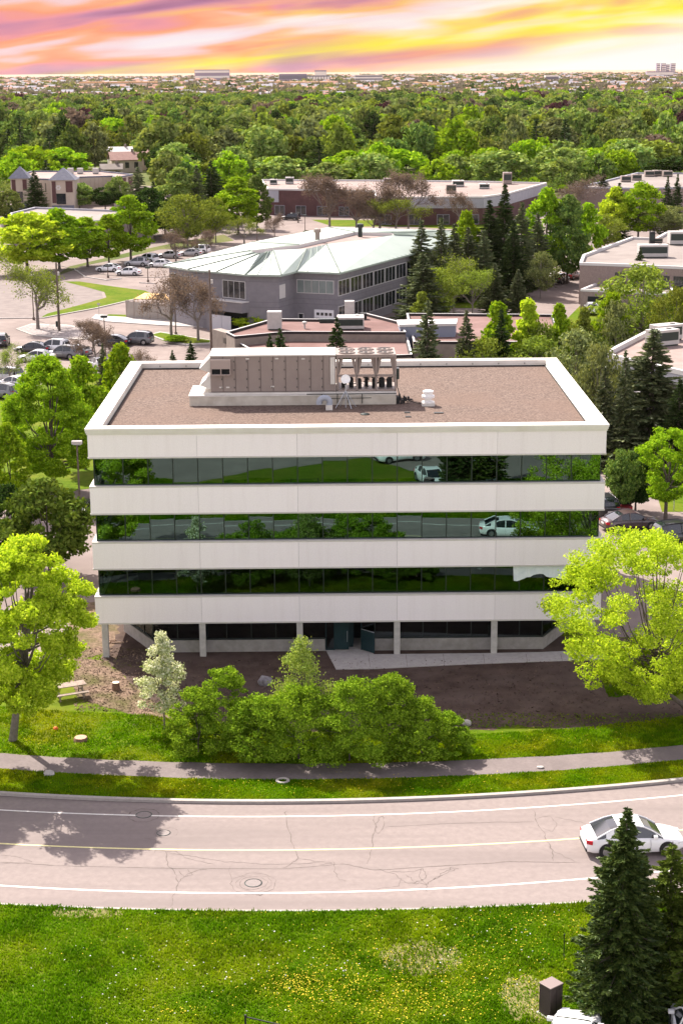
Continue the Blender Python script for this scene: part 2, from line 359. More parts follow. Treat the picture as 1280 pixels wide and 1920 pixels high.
# front lot beyond the lower edge of the picture, mirrored by the top windows
sheet('parking_lot_front', [(-70,-5),(70,-5),(70,52.5),(16,52.5),(10.5,50),(6.6,49.5),(5.2,47),(3,44),(-1,45),(-6,48.5),(-12,52),(-18,53.2),(-30,54),(-70,55)], .012, M_lot)
# cracks in the road
def pathpx(pts, n=5, jit=2.0, seed=0):
    r = random.Random(seed); out = []
    for i in range(len(pts)-1):
        for k in range(n):
            t = k/n; out.append((pts[i][0]*(1-t)+pts[i+1][0]*t + r.uniform(-jit, jit), pts[i][1]*(1-t)+pts[i+1][1]*t + r.uniform(-jit, jit)*.5))
    out.append(pts[-1]); return out
cr = MB()
def crack(pts, w=.035, n=5, jit=2.0, seed=0):
    q = [at(x, y) for x, y in pathpx(pts, n, jit, seed)]; r = random.Random(seed)
    ws = [w * .56 * r.uniform(.3, 1.3) for _ in q]; ws[0] *= .3; ws[-1] *= .3
    for i in range(len(q)-1):
        d = (q[i+1]-q[i]); d.z = 0
        if d.length < 1e-4: continue
        nrm = Vector((-d.y, d.x, 0)).normalized()
        a, c = q[i]+nrm*ws[i], q[i]-nrm*ws[i]; e, g = q[i+1]-nrm*ws[i+1], q[i+1]+nrm*ws[i+1]
        cr.poly([(p.x, p.y, .013) for p in (a, c, e, g)])
crack([(0,1617),(120,1624),(330,1629),(540,1629),(645,1620),(700,1632),(860,1622),(960,1616),(1090,1618)], .05, 9, 1.2, 1)
crack([(535,1520),(537,1545),(548,1580),(560,1610),(530,1628)], .04, 5, 2.5, 2); crack([(560,1610),(600,1616),(622,1618),(600,1622)], .03, 4, 2, 3)
crack([(702,1525),(702,1560),(694,1600),(688,1620)], .04, 5, 3, 4); crack([(702,1545),(715,1530),(722,1548),(708,1564),(702,1545)], .03, 4, 2.5, 5)
crack([(720,1551),(820,1545),(930,1542),(1000,1541)], .03, 7, 1.5, 6); crack([(1000,1520),(1008,1545),(1022,1570),(1035,1595),(1036,1615)], .045, 6, 2.5, 7)
crack([(1005,1535),(1030,1530),(1045,1545),(1035,1560),(1015,1552)], .025, 4, 2, 8); crack([(1036,1595),(1060,1608),(1080,1616)], .03, 5, 2, 9); crack([(1040,1533),(1080,1540),(1110,1550)], .025, 5, 2, 10)
crack([(310,1596),(316,1622),(330,1640),(335,1655),(325,1680),(320,1700)], .04, 5, 2.5, 11); crack([(335,1655),(350,1640),(372,1632),(388,1630)], .035, 5, 2, 12); crack([(335,1632),(345,1645),(360,1640),(352,1630)], .03, 5, 2, 13)
crack([(318,1600),(360,1606),(420,1616),(520,1622),(600,1618)], .03, 8, 2, 14); crack([(290,1596),(330,1597),(350,1610),(400,1620)], .025, 6, 2, 15)
crack([(708,1629),(740,1640),(760,1655),(800,1658),(820,1645),(835,1634),(850,1626)], .035, 6, 3, 16); crack([(730,1634),(760,1636),(790,1630),(800,1645),(780,1655),(760,1640)], .03, 5, 3, 17)
crack([(790,1628),(785,1645),(800,1660),(800,1672)], .03, 5, 2, 18); crack([(750,1650),(748,1662),(700,1668)], .02, 5, 2, 19); crack([(820,1630),(860,1628),(830,1640),(812,1650)], .025, 5, 3, 20)
crack([(626,1615),(628,1635),(634,1650),(650,1652)], .03, 5, 2, 21); crack([(430,1625),(434,1655)], .02, 5, 2, 22); crack([(0,1604),(30,1606),(60,1616),(0,1620)], .025, 5, 2, 23)
crack([(270,1570),(292,1575),(290,1600)], .02, 5, 2, 24); crack([(1120,1628),(1180,1640)], .03, 4, 2, 25); crack([(480,1676),(486,1680),(494,1674),(520,1675)], .07, 4, 2, 26)
struct(cr.build('road_cracks', M_crack))
def ringcrack(px, py, r, seed, w=.03):
    c = at(px, py); r_ = random.Random(seed); pts = []
    for k in range(25):
        t = 2*math.pi*k/24; rr = r * r_.uniform(.93, 1.07); pts.append(Vector((c.x+rr*math.cos(t), c.y+rr*math.sin(t), .013)))
    b = MB()
    for i in range(24):
        d = pts[i]-c; d.normalize(); e = pts[i+1]-c; e.normalize(); ww = w*.55*r_.uniform(.2, 1.3)
        b.poly([pts[i]-d*ww, pts[i]+d*ww, pts[i+1]+e*ww, pts[i+1]-e*ww])
    return struct(b.build('patch_crack', M_crack))
ringcrack(475,1657,1.0,1); ringcrack(475,1656,.62,2,.025); ringcrack(270,1529,.75,3,.05); ringcrack(312,1562,.55,5,.02); ringcrack(476,1656,.8,9,.015)

# ------------------------------------------------------------------ the office building
BX, BY, BYAW, BW, BD = -15.278, 97.907, rad(.2997), 31.303, 24.123
HW = BW/2
bo = Vector((BX + HW*math.cos(BYAW), BY + HW*math.sin(BYAW), 0))
bld = thing('office_building', 'four-storey white banded office building with green ribbon windows, in the centre', 'building', bo, BYAW)
def bpt(lx, ly, z=0): return Vector((bo.x + lx*math.cos(BYAW) - ly*math.sin(BYAW), bo.y + lx*math.sin(BYAW) + ly*math.cos(BYAW), z))
fx = HW-.13; fy0 = .13; fy1 = BD-.13
ZT = 14.496
zb = [(12.64, 14.10), (9.15, 10.93), (5.67, 7.44), (2.18, 3.97)]
def ring(b, x, y0, y1, th, z0, z1):
    b.box(-x, x, y0, y0+th, z0, z1); b.box(-x, x, y1-th, y1, z0, z1)
    b.box(-x, -x+th, y0+th, y1-th, z0, z1); b.box(x-th, x, y0+th, y1-th, z0, z1)
for i, (z0, z1) in enumerate(zb):
    b = MB(); lip = .10
    # panels with narrow open joints between them, front and back
    xs = [-fx, -9, -3, 3, 9, fx]
    for k in range(5):
        a = xs[k] + (.007 if k else 0); c = xs[k+1] - (.007 if k < 4 else 0)
        b.box(a, c, fy0, fy0+.32, z0+.09, z1-.10 if i else z1)
        b.box(a, c, fy1-.32, fy1, z0+.09, z1-.10 if i else z1)
    for k in range(4):
        ya = fy0+.32 + k*(fy1-fy0-.64)/4 + .012; yb = fy0+.32 + (k+1)*(fy1-fy0-.64)/4 - .012
        for sx_ in (-1, 1):
            x0, x1 = sorted((sx_*fx, sx_*(fx-.32))); b.box(x0, x1, ya, yb, z0+.09, z1-.10 if i else z1)
    o = b.build('spandrel_band', M_panel, bld)
    t = MB(); ring(t, fx+.03, fy0-.03, fy1+.03, .33, z0, z0+.088)
    if i: ring(t, fx+.02, fy0-.02, fy1+.02, .55, z1-.098, z1)
    t.build('trim', M_panel2, o)
    t = MB(); ring(t, fx-.06, fy0+.06, fy1-.06, .24, z0+.09, z1-.1); t.build('joint_backing', M_crack, o)
c = MB(); c.mi = 0; ring(c, HW, 0, BD, .92, ZT-.13, ZT); ring(c, HW-.035, .035, BD-.035, .88, ZT-.27, ZT-.132); ring(c, HW-.08, .08, BD-.08, .8, ZT-.392, ZT-.272)
c.build('parapet_cap', M_cap, bld)
c = MB(); ring(c, HW-.70, .70, BD-.70, .26, 13.9, ZT-.395); c.build('parapet', M_cap, bld)
b = MB(); b.box(-HW+.5, HW-.5, .5, BD-.5, 13.7, 14.05); b.build('roof_deck', M_gravel, bld)
# dark line of roofing felt lapped up the inner face
b = MB(); ring(b, HW-.962, .962, BD-.962, .05, 14.05, 14.13); b.build('felt_edge', M_black, bld)
b = MB()
for z0, z1 in ((12.35,12.9),(8.9,9.3),(5.4,5.8)): b.box(-fx+.75, fx-.75, fy0+.75, fy1-.75, z0, z1)
b.box(-fx+.34, fx-.34, fy0+.34, fy1-.34, 2.22, 2.40)
b.box(-13.2, 13.2, 3.2, BD-2, .1, 13.6)
b.build('floor_core', M_dark, bld)
# ribbon windows
wy = fy0+.27
for fl, (z0, z1) in enumerate(((10.93,12.64),(7.44,9.15),(3.97,5.67))):
    for k in range(20):
        xa = -15 + 1.5*k; xb = xa + 1.5
        if k == 0: xa = -fx+.28
        if k == 19: xb = fx-.28
        r = random.Random(fl*50+k)
        ty, tx = r.uniform(-.0022, .0022), r.uniform(-.0022, .0022)   # every pane sits a touch out of true
        b = MB(); b._add([(xa, wy+ty*1+tx, z0), (xb, wy+ty*1-tx, z0), (xb, wy-ty-tx, z1), (xa, wy-ty+tx, z1)], [(0,1,2,3)])
        w = b.build('window', M_glass if fl < 2 else M_glass_dimrefl, bld)
        f = MB(); f.box(xa-.03, xa+.03, wy-.045, wy+.03, z0+.001, z1-.001); f.box(xa+.03, xb-.03, wy-.03, wy+.03, z0+.001, z0+.05); f.box(xa+.03, xb-.03, wy-.03, wy+.03, z1-.04, z1-.001)
        f.build('frame', M_mull, w)
    for sd in (-1, 1):
        b = MB(); x = sd*(fx-.28); b._add([(x, wy, z0), (x, fy1-.3, z0), (x, fy1-.3, z1), (x, wy, z1)], [(0,1,2,3)])
        w = b.build('side_window', M_glass, bld); f = MB()
        for k in range(16): y = wy + .03 + k*(fy1-fy0-.7)/15; f.box(x-.04, x+.04, y-.03, y+.03, z0+.001, z1-.001)
        f.build('frame', M_mull, w)
    b = MB(); b._add([(-fx+.28, fy1-.3, z0), (fx-.28, fy1-.3, z0), (fx-.28, fy1-.3, z1), (-fx+.28, fy1-.3, z1)], [(0,1,2,3)]); b.build('rear_window', M_glass, bld)
# crumpled white paper covering three lights of the second-floor window
r = random.Random(5); b = MB(); n = 16
M_paper = mat('paper', (.74,.80,.79), (.62,.70,.70), 2.5, .8, .5, 6)
top = [(10.1+3.3*k/n, wy-.06-.05*r.random(), 5.62) for k in range(n+1)]
bot = [(10.15+3.2*k/n, wy-.06-.05*r.random(), 5.03-.55*(abs(k/n-.5)*1.4)**1.2*r.uniform(.8,1.3)+ (.1 if 5<k<10 else 0)) for k in range(n+1)]
for k in range(n): b._add([top[k], bot[k], bot[k+1], top[k+1]], [(0,1,2,3)])
o = b.build('window_paper', M_paper, bld)
M_lowwall = mat('low_wall_block', (.24,.225,.205), (.34,.32,.295), 2, .9, .3, 20, detail=9, spec=.05)
# ground floor: low wall, dark glazing, chamfered ends
gw = [(-14.5,5.2),(-12.15,1.0),(-1.45,1.0)], [(1.65,1.0),(12.15,1.0),(14.5,5.2)]
for seg in gw:
    for k in range(len(seg)-1):
        p, q = Vector(seg[k]), Vector(seg[k+1]); d = (q-p).normalized(); nn = Vector((-d.y, d.x))
        b = MB(); b.prism([p, q, q+nn*.3, p+nn*.3], .0, .78); b.build('low_wall', M_lowwall, bld)
        L = (q-p).length; nb = max(1, round(L/1.55))
        for j in range(nb):
            a, c2 = p + d*(L*j/nb) + nn*.12, p + d*(L*(j+1)/nb) + nn*.12
            b = MB(); b._add([(a.x,a.y,.80),(c2.x,c2.y,.80),(c2.x,c2.y,2.2),(a.x,a.y,2.2)], [(0,1,2,3)]); w = b.build('window', M_glassd, bld)
            f = MB(); e = d*.03; f.prism([a-e-nn*.04, a+e-nn*.04, a+e+nn*.02, a-e+nn*.02], .79, 2.18); f.prism([a+e-nn*.06, c2-e-nn*.06, c2-e+nn*.02, a+e+nn*.02], .785, .86); f.build('frame', M_mull, w)
for sd in (-1, 1):
    b = MB(); x0, x1 = sorted((sd*14.5, sd*14.2)); b.box(x0, x1, 5.2, BD-4, 0, .78); b.build('low_wall', M_col, bld)
    b = MB(); b.box(*sorted((sd*14.38, sd*14.3)), 5.2, BD-4, .78, 2.2); b.build('side_window', M_glassd, bld)
# entrance
b = MB(); b.box(-1.45, 1.65, 1.0, 4.5, .0, .06); b.build('entrance_floor', M_conc, bld)
for bx_ in ((-1.42, -1.36, .98, 1.12, .06, 2.18), (-.90, -.84, .98, 1.12, .06, 2.18), (.78, .84, .98, 1.12, .06, 2.18), (.3,.36,2.2,2.3,.06,2.18)): MB().box(*bx_).build('door_post', M_teal, bld)
MB().box(-1.36, -.9, 1.0, 1.08, .06, .14).build('door_sill', M_teal, bld); MB().box(.84, 1.65, 1.0, 1.1, .80, .88).build('door_sill', M_teal, bld)
b = MB(); b._add([(-1.36,1.05,.14),(-.9,1.05,.14),(-.9,1.05,2.18),(-1.36,1.05,2.18)], [(0,1,2,3)]); b.build('sidelight', M_glassd, bld)
b = MB(); b._add([(.84,1.06,.88),(1.62,1.06,.88),(1.62,1.06,2.18),(.84,1.06,2.18)], [(0,1,2,3)]); b.build('sidelight', M_glassd, bld)
b = MB(); b.box(-.84, .02, .96, 1.02, .12, 2.12); d = b.build('door', M_teal, bld, bevel=.01)
h = MB(); h.tube([(-.07,.95,.62),(-.07,.88,.66),(-.07,.88,1.28),(-.07,.95,1.32)], .018, 6); h.build('handle', M_galv, d)
b = MB(); b.prism([(.80,.98),(.86,1.0),(1.62,.28),(1.57,.23)], .1, 1.42); d = b.build('door', M_teal, bld, bevel=.008)
h = MB(); h.tube([(.82,.93,1.46),(1.57,.2,1.46)], .03, 6); h.build('handle', M_galv, d)
b = MB(); b.box(.02, .3, 1.6, 1.7, .06, 2.18); b.box(.9, 1.65, 3.2, 3.3, .06, 2.18); b.build('vestibule_wall', M_teal, bld)
for lx in (-15, -9, -3, 3, 9, 15):
    b = MB(); b.box(lx-.19, lx+.19, fy0+.03, fy0+.41, 0, 2.20); b.build('column', M_col, bld, bevel=.02)
for ly in (8, 16, 23.4):
    for lx in (-15, 15): b = MB(); b.box(lx-.19, lx+.19, ly-.19, ly+.19, 0, 2.22); b.build('column', M_col, bld, bevel=.02)
# small anchors along the inside of the far parapet
b = MB()
for k in range(15): x = -13.4 + k*1.9; b.box(x-.02, x+.02, BD-.99, BD-.965, 14.2, 14.32)
b.build('anchor_bolts', M_black, bld)

# ------------------------------------------------------------------ things on the roof (building coordinates)
ZR = 14.05
def on_roof(px, py, z=ZR):
    p = at(px, py, z); d = p - bo
    return d.x*math.cos(BYAW)+d.y*math.sin(BYAW), -d.x*math.sin(BYAW)+d.y*math.cos(BYAW)
c0 = on_roof(355,763); c1 = on_roof(742,757)
yf = (c0[1]+c1[1])/2
hv = thing('rooftop_unit', 'long taupe rooftop air handling unit on a cream curb', 'air conditioner', bpt(c0[0], yf, ZR), BYAW)
L = c1[0]-c0[0]
b = MB(); b.box(0, L, 0, 3.6, 0, .62); o = b.build('curb', M_curb, hv, bevel=.02)
b = MB(); b.box(-.04, L+.04, -.04, 3.64, .62, .70); b.box(.9, L-.1, .2, 3.3, .70, .82); b.build('curb_cap', M_hvacl, hv)
s0 = on_roof(395,763)[0]-c0[0]; s1 = on_roof(630,760)[0]-c0[0]; s2 = L
H0, H1 = .82, 3.18
b = MB(); b.box(s0, s1, .32, 3.1, H0, H1); body = b.build('cabinet', M_hvac, hv, bevel=.02)
b = MB(); b.box(s0-.05, s1+.02, .24, 3.18, H1, H1+.10); b.build('cabinet_roof', M_hvacl, hv, bevel=.02)
b = MB(); ns = 10
for k in range(1, ns): x = s0 + (s1-s0)*k/ns; b.box(x-.018, x+.018, .303, .32, H0+.02, H1-.01)
b.box(s0, s1, .300, .32, H0+.04, H0+.07)
b.build('panel_seams', mat('seam', (.12,.095,.085)), body)
b = MB()
for k in range(1, ns):
    x = s0 + (s1-s0)*k/ns - .08
    for z in (1.15, 1.7, 2.3, 2.85): b.box(x-.02, x+.02, .27, .30, z-.05, z+.05)
b.build('latches', M_mull, body)
b = MB()
for x, z in ((.55,1.12),(1.0,1.12),(3.9,1.15),(2.3,2.98),(4.2,2.98),(5.9,2.95)): b.box(s0+x, s0+x+.22, .285, .302, z, z+.09)
b.build('labels', M_hvacl, body)
b = MB(); b.box(s1-.36, s1-.06, .22, .32, H0+.5, H1-.1); b.build('control_panel', M_hvacl, hv, bevel=.01)
# louvred hood box on the front left
b = MB(); b.prism([(0,0),(1.28,0),(1.28,.35),(0,.35)], 2.42, 3.02); b.box(0,.06,0,.35,2.02,2.42); b.box(1.22,1.28,0,.35,2.02,2.42); b.box(.62,.68,0,.35,2.02,2.42); b.box(.06,1.22,0,.35,2.0,2.06)
o = b.build('intake_hood', mat('hood_taupe', (.33,.27,.24)), hv, loc=(s0+.05, -.03, 0)); b = MB(); b.box(.06,1.22,.2,.34,2.06,2.42); b.build('screen', M_dark, o)
# sloping weather hoods off the left end
for zt, dz in ((3.12, .86), (1.98, .8)):
    b = MB(); xa = s0-.002
    v = [(xa,.35,zt),(xa,3.05,zt),(xa-.72,3.05,zt-dz+.12),(xa-.72,.35,zt-dz+.12),(xa,.35,zt-dz-.15),(xa,3.05,zt-dz-.15)]
    b._add(v, [(0,3,2,1),(0,4,3),(1,2,5),(3,4,5,2)]); b.build('end_hood', [M_hvacl], hv)
# condenser section: posts, V coils, fans
b = MB(); g = .09
for k in range(4):
    x = s1 + .05 + k*(s2-s1-.15)/3
    for y in (.36, 2.98): b.box(x, x+g*1.5, y, y+g, H0, H1)
b.box(s1+.05, s2, .34, 3.1, H1-.16, H1+.06); b.box(s1+.05, s2, .36, .46, H0+.95, H0+1.10); b.box(s1+.05, s2, .36, 3.0, H0, H0+.12)
b.build('condenser_frame', M_hvac, hv, bevel=.01)
w3 = (s2-s1-.15)/3
for k in range(3):
    x = s1 + .12 + k*w3
    b = MB()
    for sgn in (-1, 1):
        xt = x + w3/2 + sgn*(w3/2-.14); xb_ = x + w3/2 + sgn*.42*0 + sgn*(w3/2-.20) ; xm = x + w3/2 + sgn*(w3/2-.48)
        b._add([(xt,.5,H1-.18),(xt-sgn*.24,.5,H1-.18),(xt+sgn*.02,.5,H0+1.12),(xt+sgn*.08,.5,H0+1.12),(xt,2.9,H1-.18),(xt-sgn*.24,2.9,H1-.18),(xt+sgn*.02,2.9,H0+1.12),(xt+sgn*.08,2.9,H0+1.12)],
               [(0,1,2,3),(7,6,5,4),(0,4,5,1),(1,5,6,2),(2,6,7,3),(3,7,4,0)])
    b.build('coil', M_hvac, hv)
    for yy in (1.05, 2.35):
        b = MB(); cx = x + w3/2 - .03
        b.lathe([(.46,0),(.54,.0),(.54,.09),(.48,.09),(.47,.03)], 20, (cx, yy, H1+.05)); f = b.build('fan', M_hvac, hv)
        b = MB()
        for q in range(5):
            t0 = q*2*math.pi/5; b._add([(cx+.08*math.cos(t0), yy+.08*math.sin(t0), H1+.08),(cx+.40*math.cos(t0), yy+.40*math.sin(t0), H1+.12),(cx+.40*math.cos(t0+.7), yy+.40*math.sin(t0+.7), H1+.07),(cx+.08*math.cos(t0+.9), yy+.08*math.sin(t0+.9), H1+.07)], [(0,1,2,3)])
        b.lathe([(.1,0),(.1,.04),(.02,.05)], 10, (cx, yy, H1+.07)); b.lathe([(.45,0),(.45,.004)], 18, (cx, yy, H1+.062)); b.build('fan_blade', M_black, f)
b = MB(); r = random.Random(3)
for k in range(7):
    x = s1+.5+k*(s2-s1-.9)/6; rr = r.uniform(.12,.2); b.lathe([(rr,0),(rr,.55),(rr*.6,.66)], 10, (x, r.uniform(.8,1.6), H0+.12))
for k in range(12): x = s1+.3+r.random()*(s2-s1-.6); z = H0+.2+r.random()*.7; b.tube([(x,.55,z),(x+r.uniform(-.5,.5),.6,z+r.uniform(-.1,.3)),(x+r.uniform(-.4,.4),1.5,z)], .03, 5)
b.build('compressors', M_black, hv)
b = MB(); b.box(s2, s2+.22, .5, 1.1, H0+.75, H0+1.45); b.tube([(s2+.1,.8,H0+.75),(s2+.1,.8,H0+.2),(s2+.35,.5,.2),(s2+.9,.2,.12)], .03, 6); b.build('disconnect_box', M_mull, hv)
b = MB()
for k in range(8): b.box(L+.05+k*.14, L+.13+k*.14+r.random()*.1, .1+r.random()*.5, .3+r.random()*.6, r.random()*.3, .2+r.random()*.35)
b.tube([(L,.2,.3),(L+.5,.1,.35),(L+1.3,.0,.1),(L+2.3,-.6,.06)], .035, 6); b.build('pipework', M_black, hv)
b = MB()
for x in (8.6,9.6,10.3,11.2): b.tube([(x,-.06,.1),(x,-.06,.72)], .025, 5)
b.tube([(7.6,-.07,.74),(L,-.07,.74)], .03, 5); b.tube([(8.6,-.08,.45),(11.8,-.08,.47)], .02, 5); b.build('conduit', M_mull, hv)
def rthing(name, label, cat, px, py, rz=0): lx, ly = on_roof(px, py); return thing(name, label, cat, bpt(lx, ly, ZR), BYAW+rz)
# gooseneck
g = rthing('gooseneck_vent', 'grey curved gooseneck vent on the roof in front of the long unit', 'roof vent', 617, 768)
b = MB(); b.box(-.22,.22,-.22,.22,0,.32); b.build('base', M_hvacl, g)
b = MB(); pts = [(.02,0,.3),(.03,0,.45)] + [(-.3+.34*math.cos(t), 0, .48+.30*math.sin(t)) for t in np.linspace(0.1, math.pi-.1, 10)] + [(-.64,0,.35)]
b.tube(pts, .19, 12); b.build('duct', mat('duct_grey', (.30,.33,.38), rough=.5), g, smooth=False)
# dish
g = rthing('satellite_dish', 'round white satellite dish on a tripod before the rooftop condenser', 'satellite dish', 648, 764)
b = MB(); b.tube([(0,0,0),(0,0,1.75)], .035, 8)
for a in range(4): b.tube([(0,0,1.1),(.75*math.cos(a*1.57+.5),.5*math.sin(a*1.57+.5),0)], .022, 5)
b.build('tripod', M_galv, g)
b = MB(); prof = [(.0,.0),(.12,.01),(.22,.035),(.31,.075),(.31,.055),(.2,.015),(0,-.02)]; b.lathe(prof, 24)
d = b.build('reflector', mat('dish_white', (.82,.82,.80), rough=.5), g, smooth=True); d.location = (0,-.12,1.85); d.rotation_euler = (rad(68),0,0)
b = MB(); b.tube([(0,-.1,1.6),(0,-.5,1.62)], .015, 5); b.box(-.04,.04,-.56,-.48,1.58,1.68); b.build('feed_horn', M_mull, g)
# mushroom fan
g = rthing('exhaust_fan', 'white mushroom exhaust fan to the right of the rooftop unit', 'roof vent', 802, 760)
b = MB(); b.box(-.42,.42,-.42,.42,0,.22); b.build('base', M_hvacl, g, bevel=.02)
b = MB(); b.lathe([(.40,.22),(.40,.26),(.22,.34),(.22,.5),(.42,.52),(.42,.66),(.30,.70),(.30,.86),(.36,.88),(.34,.96),(.15,1.02),(0,1.03)], 24); b.build('cowl', mat('fan_white', (.76,.75,.72), rough=.5), g, smooth=False)
g = MB(); g.box(-.28,.28,-.16,.16,0,.05); 
for px, py, lab in ((763,774,'small black pad on the roof gravel, nearer the rooftop unit'), (765,782,'small black pad on the roof gravel, nearer the front parapet')):
    lx, ly = on_roof(px, py); o = MB().box(-.18,.18,-.12,.12,0,.05).build('roof_pad', M_black); o.location = bpt(lx, ly, ZR+.002); tag(o, lab, 'roof pad')
lx, ly = on_roof(822,775); o = MB().box(-.3,.3,-.1,.1,0,.06).build('drain_cover', M_mull, bevel=.02); o.location = bpt(lx, ly, ZR+.002); tag(o, 'flat dark drain cover on the roof beside the white mushroom fan', 'drain')
lx, ly = on_roof(684,777); o = MB().lathe([(.3,0),(.3,.04),(.12,.09)], 14).build('drain_cover', M_mull); o.location = bpt(lx, ly, ZR+.002); tag(o, 'dark roof drain between the grey gooseneck and the front parapet', 'drain')
# ------------------------------------------------------------------ neighbouring buildings
def inset(P, d):
    n = len(P); out = []
    a = sum(P[i].x*P[(i+1)%n].y-P[(i+1)%n].x*P[i].y for i in range(n)); sg = 1 if a > 0 else -1
    for i in range(n):
        p0, p1, p2 = P[i-1], P[i], P[(i+1) % n]
        e1 = (p1-p0).normalized(); e2 = (p2-p1).normalized()
        n1 = Vector((-e1.y, e1.x))*sg; n2 = Vector((-e2.y, e2.x))*sg
        m = (n1+n2); m = m.normalized(); k = d / max(.45, m.dot(n1)); out.append(p1 + m*k)
    return out
def ringpoly(b, P, Q, z0, z1):
    n = len(P); a = sum(P[i].x*P[(i+1)%n].y-P[(i+1)%n].x*P[i].y for i in range(n))
    if a < 0: P = P[::-1]; Q = Q[::-1]
    vs = [(p.x,p.y,z0) for p in P]+[(p.x,p.y,z1) for p in P]+[(p.x,p.y,z0) for p in Q]+[(p.x,p.y,z1) for p in Q]; fs = []
    for i in range(n):
        j = (i+1) % n
        fs += [(i,j,n+j,n+i), (n+i,n+j,3*n+j,3*n+i), (2*n+j,2*n+i,3*n+i,3*n+j), (j,i,2*n+i,2*n+j)]
    b._add(vs, fs)
def rel(P, r): return [Vector((p.x-r.x, p.y-r.y)) for p in P]
def shell(root, P, h, wall, roof, cap, par=.45, capw=.4, z0=0, fascia=None, fh=1.0):
    b = MB(); b.prism(P, z0, h-par); b.build('wall', wall, root)
    Q = inset(P, .02); R = inset(P, capw)
    b = MB(); b.prism(inset(P, capw*.6), h-par+.003, h-par+.03); b.build('roof', roof, root)
    b = MB(); ringpoly(b, inset(P, -.06), R, h-par+.031, h); b.build('parapet', cap, root)
    if fascia is not None:
        b = MB(); ringpoly(b, inset(P, -.05), inset(P, .1), h-par-fh, h-par-.003); b.build('fascia', fascia, root)
def windows(root, p, q, z0, z1, n, gmat, fmat, gap=.25, m0=.5, m1=.5, div=2, name='window'):
    p, q = Vector(p), Vector(q); L = (q-p).length; d = (q-p)/L; nn = Vector((d.y, -d.x))
    if nn.y > 0: nn = -nn
    w = (L-m0-m1-(n-1)*gap)/n
    for k in range(n):
        a = p + d*(m0+k*(w+gap)); c = a + d*w
        b = MB(); b.prism([a-nn*.02, c-nn*.02, c+nn*.03, a+nn*.03], z0, z1); o = b.build(name, gmat, root)
        f = MB(); t = .09
        f.prism([a-d*t-nn*.02, a-nn*.02, a+nn*.07, a-d*t+nn*.07], z0-t, z1+t); f.prism([c-nn*.02, c+d*t-nn*.02, c+d*t+nn*.07, c+nn*.07], z0-t, z1+t)
        for za, zb_ in ((z0-t, z0), (z1, z1+t)): f.prism([a-nn*.02, c-nn*.02, c+nn*.068, a+nn*.068], za, zb_)
        for j in range(1, div): e = a + d*(w*j/div); f.prism([e-d*.03, e+d*.03, e+d*.03+nn*.06, e-d*.03+nn*.06], z0, z1)
        f.build('frame', fmat, o)
def roofpts(l, h): return [Vector(at(x, y, h)[:2]) for x, y in l]
def centroid(P): return sum(P, Vector((0, 0)))/len(P)
def flat_building(name, label, pix, h, wall, roof, cap, cat='building', **k):
    P = roofpts(pix, h); c = centroid(P); r = thing(name, label, cat, (c.x, c.y, 0)); P = rel(P, c); shell(r, P, h, wall, roof, cap, **k); return r, P
M_rpink = mat('roof_pink', (0.216,0.160,0.140), (0.288,0.220,0.196), .4, .95, .3, 8, detail=9, c3=(0.168,0.120,0.104), scale3=.08, amt3=.5)
M_rmar = mat('roof_maroon', (0.104,0.052,0.044), (0.168,0.092,0.080), .35, .95, .3, 8, detail=9, c3=(0.224,0.152,0.136), scale3=.12, amt3=.45)
M_rcream = mat('roof_cream', (0.180,0.152,0.136), (0.240,0.208,0.188), .3, .9, detail=8, c3=(0.136,0.112,0.100), scale3=.06, amt3=.6)
M_trimw = mat('trim_white', (0.528,0.512,0.496)); M_blkcap = mat('cap_dark', (.035,.028,.028))
M_block = mat('grey_block', (0.180,0.172,0.188), (0.216,0.204,0.220), 1.2, .9, detail=6); M_tan = mat('tan_block', (.20,.165,.14), (.25,.21,.18), 1.5)
M_metal = mat('green_roof_metal', (0.259,0.317,0.270), (0.310,0.367,0.317), .35, .5, metal=0.0, spec=.6, detail=7)
M_glassg = mat('window_dark', (.015,.02,.025), rough=.08, spec=.8); M_glassl = mat('window_pale', (.12,.15,.15), (.2,.24,.23), .4, .1, spec=.8)
M_maroon = mat('maroon_wall', (.075,.036,.036), (.105,.052,.05), .6); M_fasc = mat('fascia_grey', (0.288,0.288,0.320), (0.336,0.336,0.368), .8)
M_cream = mat('cream_wall', (0.400,0.336,0.272), (0.448,0.376,0.312), .6); M_brick = mat('brown_brick', (0.200,0.152,0.136), (0.264,0.208,0.188), 4)
M_slate = mat('slate_roof', (.11,.115,.15), (.16,.165,.20), 1.5)

# grey office with a pale green hip roof
EH, RH = 8.2, 10.4
E_ = [at(x, y, EH) for x, y in [(306,497),(352,505),(406,509.5),(460,514.6),(527.5,515.6),(556,508.5),(637.5,511.6),(880,447),(870,432),(614,426),(472,454)]]
I_ = [at(x, y, RH) for x, y in [(470,470),(478,474),(487,475),(500,472),(512,469),(575,466),(612,458),(739,440.5),(735,437),(664,435),(560,459)]]
c0_ = Vector((sum(p.x for p in E_)/len(E_), sum(p.y for p in E_)/len(E_), 0))
go = thing('grey_office', 'grey block office with pale green hip roof, behind the white office building', 'building', c0_)
E_ = [p-c0_ for p in E_]; I_ = [p-c0_ for p in I_]; n = len(E_)
b = MB()
for i in range(n):
    j = (i+1) % n; b.poly([E_[i], E_[j], I_[j], I_[i]])
    b.poly([E_[j], E_[i], E_[i]-Vector((0,0,.25)), E_[j]-Vector((0,0,.25))])
rf = b.build('roof', M_metal, go)
